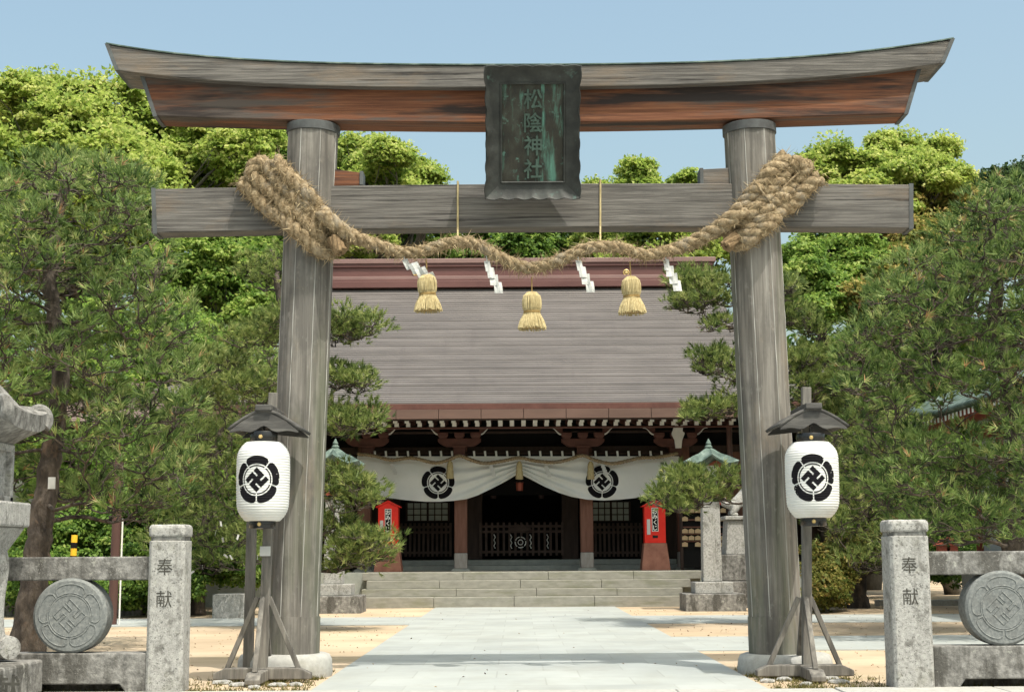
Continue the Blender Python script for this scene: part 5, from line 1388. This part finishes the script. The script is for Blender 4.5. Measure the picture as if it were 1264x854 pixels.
def leaf_quads(C, N_, tone, rg, L, W):
    n = len(C)
    a = unit(np.cross(N_, rg.normal(size=(n, 3)))); b = np.cross(N_, a)
    l = L * rg.uniform(.7, 1.25, (n, 1)) / 2; w_ = W * rg.uniform(.7, 1.2, (n, 1)) / 2
    cup = N_ * (l * .35)
    v = np.stack([C - a * l - cup, C + b * w_, C + a * l - cup, C - b * w_], 1).reshape(-1, 3)
    return v, np.arange(4 * n).reshape(-1, 4), np.clip(tone, 0, 1)
def broadleaf(base, Yt, lobes, label, seed, mat_='camphor_leaves', L=.30, W=.19, sub=46, per=38, rt=.35, name='broadleaf_tree', cat='tree', tone0=.48, trunk=True, group=None, bark='grey_bark', csz=.25, ztop=None, full=3, dome=1.25):
    rg = np.random.default_rng(seed); rp = random.Random(seed)
    b = P(base[0], base[1], Yt); b.z = -.1
    root = thing(name, (b.x, Yt, 0), label, cat, group)
    Cs = []; Ns = []; Ts = []; br = MB()
    if full:
        more = []
        for (x, y, Y, r) in lobes:
            for _ in range(full):
                a = rp.uniform(0, 6.283); e = rp.uniform(.55, 1.05) * r
                more.append((x + e * math.cos(a), y + r * .25 + abs(e * math.sin(a)) * .8, Y + rp.uniform(-.5, 2.5), r * rp.uniform(.6, .9)))
        lobes = list(lobes) + more
    if dome:
        y0 = min(q[1] for q in lobes)
        lobes = [(x, y, Y - dome * (y - y0) * Y / F, r) for (x, y, Y, r) in lobes]
    cs = [(P(x, y, Y + 0), r * Y / F) for (x, y, Y, r) in lobes]
    mid = sum((c for c, r in cs), Vector()) / len(cs); low = min(c.z for c, r in cs)
    fork = Vector((b.x + (mid.x - b.x) * .5, Yt + (mid.y - Yt) * .5, max(1.2, low - 1.5 if ztop is None else ztop)))
    if trunk:
        tr_ = limb(br, b, fork, rt, rt * .62, rp, .06, 8, 0, 10)
        br.build('trunk', bark, root, smooth=True, angle=180); br = MB()
        for c, r in cs:
            pts = limb(br, fork, c, rt * .22, rt * .06, rp, .10, 8, .03, 6)
            for i in range(4):
                e = c + Vector((rp.uniform(-1, 1), rp.uniform(-1, 1), rp.uniform(-.5, .8))) * r * .85
                limb(br, pts[rp.randint(4, 8)], e, rt * .06, .012, rp, .12, 5, 0, 5)
        br.build('limbs', bark, root, smooth=True, angle=180)
    for c, r in cs:
        ns = int(sub * 1.25 * max(.35, (r / 1.4) ** 2)); u = unit(rg.normal(size=(ns, 3))); flip = rg.random(ns) < .55
        u[:, 2] = np.where((u[:, 2] < -.25) & flip, -u[:, 2], u[:, 2])
        dirs = unit(rg.normal(size=(7, 3))); lump = 1 + (rg.uniform(-.30, .38, 7)[None, :] * np.clip(u @ dirs.T, 0, 1) ** 3).sum(1, keepdims=True)
        rad = r * rg.uniform(.55, 1.08, (ns, 1)) * lump
        sc_ = np.array(c) + u * rad * np.array([1, 1, .86])
        sr = csz * rg.uniform(.45, 1.65, (ns, 1)) * (1.0 + .15 * r)
        st = rg.normal(size=ns) * .20 + rp.uniform(-.06, .06)
        uu = np.repeat(u, per, 0); w_ = unit(rg.normal(size=(ns * per, 3))); w_[:, 2] = np.where(w_[:, 2] < -.3, -w_[:, 2] * .6, w_[:, 2])
        q = np.repeat(sc_, per, 0) + w_ * np.repeat(sr, per, 0) * rg.uniform(.35, 1, (ns * per, 1)) * np.array([1.15, 1.15, .75])
        nn = unit(w_ * .6 + uu * .2 + np.array([.22, -.38, .80]) + rg.normal(size=(ns * per, 3)) * .75)
        m_ = int(ns * per * .10); u2 = unit(rg.normal(size=(m_, 3))); u2[:, 2] = np.where(u2[:, 2] < -.3, -u2[:, 2], u2[:, 2])
        Cs.append(np.array(c) + u2 * r * rg.uniform(.8, 1.35, (m_, 1))); Ns.append(unit(np.array([.22, -.38, .8]) + rg.normal(size=(m_, 3)) * .8)); Ts.append(tone0 + rg.normal(size=m_) * .2)
        Cs.append(q); Ns.append(nn); Ts.append(tone0 + np.repeat(st, per) + rg.normal(size=ns * per) * .19)
    v, f, t = leaf_quads(np.concatenate(Cs), np.concatenate(Ns), np.concatenate(Ts), rg, L, W)
    np_mesh('crown', mat_, v, f, t, root, tuple(root.location))
    return root

rj = random.Random(77)
def lob(Y, lst, j=3.0): return [(x, y, Y + rj.uniform(-j, j), r) for (x, y, r) in lst]
# background broadleaf trees
broadleaf((60, 690), 58, lob(58, [(60, 128, 38), (150, 126, 36), (105, 122, 30), (205, 140, 34), (28, 126, 36), (255, 152, 30), (300, 165, 28), (5, 140, 42), (110, 160, 48), (200, 165, 42), (255, 165, 36), (50, 205, 52), (140, 212, 52), (225, 220, 48), (-30, 205, 55), (95, 265, 52), (190, 275, 50), (15, 280, 58), (290, 190, 36)]),
          'huge rounded yellow green broadleaf tree filling the upper left behind the pines', 11, 'camphor_leaves', 0.211, 0.136, 89, 59, .6, tone0=.60)
broadleaf((310, 690), 64, lob(64, [(320, 178, 36), (345, 200, 40), (290, 225, 46), (320, 262, 46), (385, 190, 36), (395, 240, 46), (350, 300, 46), (255, 300, 45), (300, 330, 45), (410, 290, 40)]),
          'darker mid green broadleaf tree showing between the big left tree and the left pillar', 12, 'green_leaves', 0.198, 0.130, 87, 56, .5, tone0=.42)
broadleaf((470, 690), 56, lob(56, [(440, 188, 27), (470, 192, 25), (500, 210, 25), (530, 224, 22), (452, 235, 36), (500, 250, 30), (430, 275, 36), (535, 250, 18)]),
          'yellow green broadleaf tree rising right of the left pillar above the tie beam', 13, 'camphor_leaves', 0.174, 0.112, 87, 59, .4, tone0=.60)
broadleaf((560, 690), 62, lob(62, [(470, 305, 34), (520, 296, 32), (565, 302, 32), (615, 300, 32), (650, 305, 30), (690, 300, 32), (590, 335, 30), (660, 340, 30), (500, 340, 30), (725, 320, 28)]),
          'dark green broadleaf tree glimpsed between the tie beam and the roof ridge', 14, 'green_leaves', 0.198, 0.124, 78, 52, .4, tone0=.38)
broadleaf((800, 690), 60, lob(60, [(783, 216, 20), (765, 238, 20), (800, 240, 22), (735, 238, 18), (770, 265, 26), (850, 226, 15), (815, 262, 24), (855, 255, 22), (745, 280, 30), (790, 295, 32), (840, 292, 32), (880, 285, 30), (820, 330, 30), (760, 330, 28)]),
          'light green broadleaf tree whose tips show above the tie beam right of the plaque', 15, 'camphor_leaves', 0.174, 0.112, 84, 56, .4, tone0=.50)
broadleaf((1070, 690), 52, lob(52, [(1024, 196, 28), (1005, 222, 20), (1045, 215, 20), (1078, 212, 28), (1065, 240, 24), (1110, 184, 25), (1090, 180, 16), (1128, 208, 24), (1160, 190, 24), (1150, 222, 22), (1182, 222, 18), (1100, 235, 26), (1040, 248, 22)]),
          'tall yellow green broadleaf tree with rounded puffs above the right end of the tie beam', 16, 'camphor_leaves', 0.161, 0.105, 95, 63, .45, tone0=.60)
broadleaf((1130, 690), 47, lob(47, [(1110, 262, 27), (1150, 254, 28), (1195, 248, 30), (1130, 296, 28), (1170, 292, 30), (1218, 282, 28), (1095, 330, 26), (1150, 335, 30), (1195, 325, 30), (1065, 372, 24), (1240, 300, 26), (1110, 370, 30)]),
          'broad tree with rusty bronze new leaves beyond the right end of the tie beam', 17, 'rusty_leaves', 0.155, 0.099, 87, 59, .4, tone0=.50)
broadleaf((1230, 690), 62, lob(62, [(1212, 228, 16), (1235, 224, 18), (1262, 218, 20), (1290, 215, 26), (1250, 255, 34), (1220, 262, 26)]),
          'dark evergreen tree on the skyline at the far right edge', 18, 'dark_leaves', 0.186, 0.112, 78, 56, .4, tone0=.45)
broadleaf((1022, 690), 44, lob(44, [(1030, 322, 26), (1008, 300, 26), (1056, 302, 24), (1022, 372, 22), (985, 325, 26), (1000, 355, 24), (1045, 345, 20), (985, 380, 24)], 2),
          'bright green broadleaf tree with forked grey trunk beside the right pillar below the tie beam', 19, 'green_leaves', 0.136, 0.087, 81, 56, .3, tone0=.60, ztop=PZ(1022, 420, 44))
broadleaf((250, 690), 50, lob(50, [(215, 330, 36), (255, 352, 36), (205, 385, 36), (300, 305, 30), (325, 325, 28), (270, 318, 30), (290, 372, 32), (235, 420, 36), (320, 380, 26)], 2),
          'bright green broadleaf tree between the large left pine and the left pillar', 20, 'green_leaves', 0.167, 0.105, 78, 56, .35, tone0=.66)
broadleaf((150, 750), 43, lob(43, [(40, 480, 40), (110, 470, 40), (180, 480, 38), (240, 450, 36), (290, 440, 34), (330, 470, 32), (60, 560, 42), (130, 560, 42), (200, 560, 42), (270, 540, 40), (320, 560, 36), (250, 620, 40), (90, 630, 40), (170, 640, 40), (310, 640, 36), (10, 400, 40), (120, 400, 36), (200, 420, 36)], 2),
          'shady mid green bushy tree closing the view behind the left pines', 41, 'green_leaves', .16, .10, 70, 52, .3, tone0=.46, full=1)
broadleaf((1180, 750), 46, lob(46, [(1000, 450, 34), (1050, 440, 36), (1110, 430, 38), (1180, 420, 40), (1250, 420, 40), (1020, 520, 36), (1080, 510, 38), (1150, 500, 40), (1230, 500, 40), (1040, 600, 36), (1110, 590, 38), (1180, 590, 40), (1250, 590, 40), (1150, 650, 38), (1230, 655, 38), (985, 600, 32)], 2),
          'shady dark green bushy tree closing the view behind the right pines', 42, 'green_leaves', .16, .10, 70, 52, .3, tone0=.40, full=1)
# far wood that closes the gaps low down
def wood():
    rg = np.random.default_rng(5); Cs = []; Ns = []; Ts = []
    for i in range(420):
        x = rg.uniform(-45, 45); y = rg.uniform(66, 84); z = rg.uniform(.5, 11.5); r = rg.uniform(1.0, 2.2); n = 150
        u = unit(rg.normal(size=(n, 3))); Cs.append(np.array([x, y, z]) + u * r * rg.uniform(.6, 1, (n, 1))); Ns.append(unit(u + np.array([0, 0, .4]) + rg.normal(size=(n, 3)) * .4)); Ts.append(.45 + rg.normal() * .15 + rg.normal(size=n) * .12)
    v, f, t = leaf_quads(np.concatenate(Cs), np.concatenate(Ns), np.concatenate(Ts), rg, .62, .42)
    o = np_mesh('woodland', 'green_leaves', v, f, t, None, (0, 75, 0)); o['kind'] = 'stuff'; o['label'] = 'dense green woodland far behind the shrine buildings'
wood()

# ---- pines
def envelope(pts, n, seed, Y0, Y1, rx, ry, extra=()):
    """random pads inside a photo outline (list of (y, xmin, xmax)), at true differing distances"""
    r = random.Random(seed); out = list(extra); tries = 0
    while len(out) < n and tries < 6000:
        tries += 1
        y = r.uniform(pts[0][0], pts[-1][0]); lo = curve_px([(a, b) for a, b, c in pts], y); hi = curve_px([(a, c) for a, b, c in pts], y)
        x = r.uniform(lo, hi); Y = r.uniform(Y0, Y1); sx = rx * r.uniform(.65, 1.25); sy = ry * r.uniform(.7, 1.25)
        if any(((x - o[0]) / rx) ** 2 + ((y - o[1]) / ry) ** 2 + ((Y - o[2]) / 1.6) ** 2 < .8 for o in out): continue
        out.append((x, y, Y, sx, sy))
    return out
pads = envelope([(200, 45, 135), (225, -10, 175), (255, -40, 185), (320, -70, 215), (400, -80, 232), (480, -80, 235), (560, -60, 235), (640, 70, 215)], 300, 4, 18.9, 23.2, 25, 15)
pads = [q for q in pads if not (q[1] > 545 and q[0] < 100 and q[2] < 21.5) and not (30 < q[0] < 95 and 340 < q[1] < 410 and q[2] < 21)]
pine(True, [(33, 790), (43, 710), (52, 640), (60, 580), (69, 520), (76, 450), (66, 385), (62, 330), (72, 265), (84, 215)], 21, .20, .06, pads,
     'large spreading pine at the left with thick dark trunk behind the stone lantern', 21, 135, .17, .019, 11, tone0=.47)
pads = envelope([(430, 250, 335), (480, 220, 335), (560, 190, 335), (640, 185, 335), (700, 205, 320)], 150, 6, 30.2, 35, 27, 16)
pine(True, [(243, 756), (246, 700), (252, 640), (262, 570), (280, 500), (290, 450)], 33.5, .17, .05, pads, 'middle green pine behind the left granite post and paper lantern', 22, 75, .17, .024, 10, 'pine_needles_pale', tone0=.46)
niw_l = [(432, 402, 26.9, 44, 26), (428, 470, 26.7, 42, 22), (436, 522, 26.5, 42, 28), (440, 606, 26.3, 52, 30), (444, 678, 26.1, 54, 28), (325, 338, 27.3, 38, 26), (352, 318, 27.6, 30, 18), (300, 415, 27, 48, 22), (345, 395, 26.6, 40, 20), (272, 445, 27.2, 40, 20), (310, 478, 26.6, 46, 22), (255, 490, 27, 36, 20), (428, 402, 27, 36, 22), (420, 412, 27.5, 26, 20), (425, 468, 26.8, 34, 18),
         (430, 525, 26.6, 36, 22), (405, 515, 27, 34, 26), (425, 602, 26.4, 44, 24), (455, 610, 26.8, 32, 15), (410, 585, 26.6, 30, 18), (430, 672, 26.2, 48, 22), (410, 650, 26.6, 34, 24), (455, 686, 26.6, 34, 18), (415, 700, 26.6, 28, 12), (345, 560, 26.6, 40, 24), (330, 640, 26.6, 38, 24), (380, 450, 27.4, 40, 20)]
def cushion(lst, seed, n=8):
    r = random.Random(seed); out = []
    for (x, y, Y, rx, ry) in lst:
        for k in range(n):
            a = r.uniform(0, 6.283); q = r.uniform(.2, .75)
            out.append((x + rx * q * math.cos(a), y + ry * q * .8 * math.sin(a), Y + r.uniform(-.55, .55), rx * r.uniform(.42, .62), ry * r.uniform(.48, .66)))
    return out
niw_l = cushion(niw_l, 3)
pine(True, [(352, 772), (350, 700), (362, 620), (352, 540), (362, 460), (350, 390), (340, 340)], 27, .16, .06, niw_l, 'cloud pruned pine whose tufted pads show on both sides of the left pillar', 23, 190, .125, .018, 12, 'pine_needles_pale', tone0=.48, twigs=4)
niw_r = [(862, 352, 27.2, 34, 20), (890, 348, 27.4, 30, 20), (845, 372, 27, 20, 11), (885, 372, 27, 28, 14), (893, 440, 27, 26, 16), (878, 455, 26.8, 22, 11), (880, 508, 26.8, 34, 13), (855, 514, 26.6, 18, 9), (905, 500, 27, 24, 16),
         (850, 590, 26.4, 32, 22), (868, 612, 26.2, 34, 18), (820, 614, 26.4, 26, 14), (900, 592, 26.6, 28, 16), (842, 625, 26.2, 22, 10), (985, 455, 26.6, 32, 24), (1003, 472, 26.4, 36, 22), (990, 495, 26.6, 30, 20), (995, 440, 26.8, 30, 22), (1050, 470, 26.6, 34, 20), (1060, 435, 27, 32, 20), (1045, 505, 26.6, 36, 20), (1005, 405, 27.4, 34, 22), (1010, 445, 27, 34, 18), (1015, 480, 26.6, 40, 20), (1000, 520, 27, 36, 20), (1035, 520, 27.4, 36, 22), (960, 360, 27.4, 36, 24), (975, 390, 27.6, 30, 18)]
niw_r = cushion([(868, 348, 27.3, 48, 26), (856, 378, 27, 38, 17), (885, 400, 27, 26, 14), (882, 448, 26.9, 36, 22), (872, 508, 26.7, 42, 18), (905, 470, 27, 24, 20), (848, 605, 26.3, 46, 30)] + niw_r, 8)
pine(True, [(952, 772), (948, 700), (938, 630), (950, 560), (940, 490), (950, 420), (945, 370)], 27, .16, .06, niw_r, 'cloud pruned pine with dark bare twigs spreading left and right of the right pillar', 24, 190, .125, .018, 12, 'pine_needles_pale', tone0=.48, twigs=5)
pads = envelope([(480, 1000, 1120), (560, 995, 1150), (640, 1010, 1150), (700, 1040, 1140)], 95, 9, 31.5, 37, 27, 15)
pine(True, [(1058, 752), (1060, 700), (1066, 640), (1058, 580), (1064, 520)], 35.5, .24, .06, pads, 'far pine with straight brown trunk behind the right lantern stand', 25, 75, .17, .024, 10, 'pine_needles_pale', tone0=.46)
pads = envelope([(228, 1220, 1300), (300, 1150, 1310), (340, 1095, 1315), (390, 1060, 1320), (450, 1045, 1330), (520, 1060, 1330), (600, 1075, 1330), (665, 1100, 1330)], 330, 12, 21.2, 26, 26, 15)
pads = [q for q in pads if not (1085 < q[0] < 1218 and 500 < q[1] < 537 and q[2] < 26.5)]
pine(True, [(1258, 790), (1256, 720), (1252, 640), (1258, 560), (1245, 470), (1228, 390), (1240, 310), (1250, 255)], 24.2, .24, .06, pads, 'large dense dark pine filling the right side above the stone fence', 26, 125, .17, .020, 11, tone0=.43)
# shrub and ground plants at the right
broadleaf((1020, 742), 34, [(1018, 722, 34, 22), (1030, 700, 34.4, 22), (1008, 690, 34.2, 18), (1040, 672, 34.6, 18), (1082, 668, 34.6, 20), (1010, 728, 33.6, 16)], 'rounded shrub with yellow tipped leaves beside the right lantern stand', 31, 'rusty_leaves', 0.093, 0.053, 66, 59, .06, 'shrub', 'shrub', tone0=.42, csz=.16, ztop=.3)
broadleaf((1115, 742), 38, [(1125, 690, 38, 20), (1150, 680, 38, 22), (1178, 692, 38, 20), (1215, 688, 38, 22), (1250, 685, 38, 24)], 'low green hedge shrub behind the right stone rail', 32, 'green_leaves', 0.093, 0.056, 66, 52, .06, 'shrub', 'shrub', tone0=.35, csz=.18, ztop=.3)
broadleaf((160, 752), 35.5, [(30, 715, 35.5, 30), (75, 705, 35.5, 30), (120, 715, 35.5, 30), (165, 708, 35.5, 30), (210, 715, 35.5, 28), (60, 660, 36, 34), (110, 650, 36, 34), (160, 655, 36, 34), (210, 665, 36, 30), (180, 618, 36.4, 32), (228, 622, 36.4, 30), (130, 610, 36.4, 30), (265, 680, 36, 28), (300, 700, 36, 26), (40, 680, 40, 26), (80, 670, 40, 26), (120, 680, 40, 26), (165, 672, 40, 26), (205, 684, 40, 24), (110, 640, 41, 26), (160, 632, 41, 28), (215, 640, 41, 26)], 'dim green shrubbery behind the left pines', 33, 'green_leaves', 0.105, 0.062, 66, 52, .06, 'shrub', 'shrub', tone0=.40, csz=.2, ztop=.3)
# tied paper slips behind the left lantern
rg = random.Random(12); first = None
for k in range(13):
    px, py = rg.uniform(235, 320), rg.uniform(632, 712)
    if 285 < px < 360 and py < 655: continue
    c = P(px, py, 30.0)
    if first is None:
        q = MB(); q.grid([[c + Vector((u * .04 + v * .03, -.01 * v, -v * .10)) for u in (0, .5, 1)] for v in (0, .5, 1)]); first = q.build('fortune_slip', 'paper', loc=tuple(c), fix=False, solid=.004); o = first
    else: o = first.copy(); COL.objects.link(o)
    o.location = c; o.rotation_euler = (rg.uniform(-.5, .5), rg.uniform(-.8, .8), rg.uniform(0, 3)); tag(o, 'small white paper fortune slip tied among the pine twigs left of the left pillar', 'paper slip', 'paper slips tied on the pine')

# leaf litter on the sand, weeds along the kerb and round the stones
def scatter():
    rg = np.random.default_rng(3); n = 2600
    x = rg.uniform(-11, 11, n); y = 14.8 + 20 * rg.random(n) ** 1.4; keep = (np.abs(x - X0) > 2.25) | (rg.random(n) < .05); x, y = x[keep], y[keep]; n = len(x)
    z = np.where(np.abs(x - X0) < 2.25, .022, .006) + .012 * rg.random(n)
    C = np.stack([x, y, z], 1); Nn = unit(np.array([0, 0, 1.]) + rg.normal(size=(n, 3)) * .35)
    v, f, t_ = leaf_quads(C, Nn, rg.random(n), rg, .04, .02)
    o = np_mesh('fallen_leaves', 'litter', v, f, t_, None, (0, 20, 0)); o['kind'] = 'stuff'; o['label'] = 'scattered dry pine needles and leaves on the sand'
    pts = []
    for (cx, cy, r, m_) in ((PX(352, 815, YT), YT, .56, 420), (PX(969, 815, YT), YT, .56, 420)):
        a = rg.uniform(0, 6.283, m_); q = r + np.abs(rg.normal(size=m_)) * .10; pts.append(np.stack([cx + q * np.cos(a), cy + q * np.sin(a), np.zeros(m_)], 1))
    m_ = 1500; x = rg.uniform(-6, 6.2, m_); x = x[np.abs(x - X0) > 2.25]; pts.append(np.stack([x, 14.56 + np.abs(rg.normal(size=len(x))) * .22, np.zeros(len(x))], 1))
    for cx in (PX(322, 830, YL), PX(998, 826, YL)):
        m_ = 180; pts.append(np.stack([cx + rg.normal(size=m_) * .4, YL - .1 + rg.normal(size=m_) * .3, np.zeros(m_)], 1))
    C = np.concatenate(pts); C = C[np.abs(C[:, 0] - X0) > 2.24]; n = len(C); k = 5; c = np.repeat(C, k, 0) + rg.normal(size=(n * k, 3)) * np.array([.02, .02, 0])
    d = unit(np.array([0, 0, 1.]) + rg.normal(size=(n * k, 3)) * .55); d[:, 2] = np.abs(d[:, 2]); sd2 = unit(np.cross(d, rg.normal(size=(n * k, 3)))) * .005
    tip = c + d * rg.uniform(.02, .07, (n * k, 1)); v = np.stack([c - sd2, c + sd2, tip], 1).reshape(-1, 3)
    o = np_mesh('grass', 'weeds', v, np.arange(3 * n * k).reshape(-1, 3), rg.random(n * k), None, (0, 15, 0)); o['kind'] = 'stuff'; o['label'] = 'thin low weeds and moss along the kerb and round the stand feet'
leafmat('litter', [(0, (.10, .06, .03)), (.5, (.22, .14, .07)), (1, (.34, .24, .12))], .1, .9)
leafmat('weeds', [(0, (.05, .055, .015)), (.5, (.12, .115, .035)), (1, (.22, .19, .07))], .3, .8)
scatter()
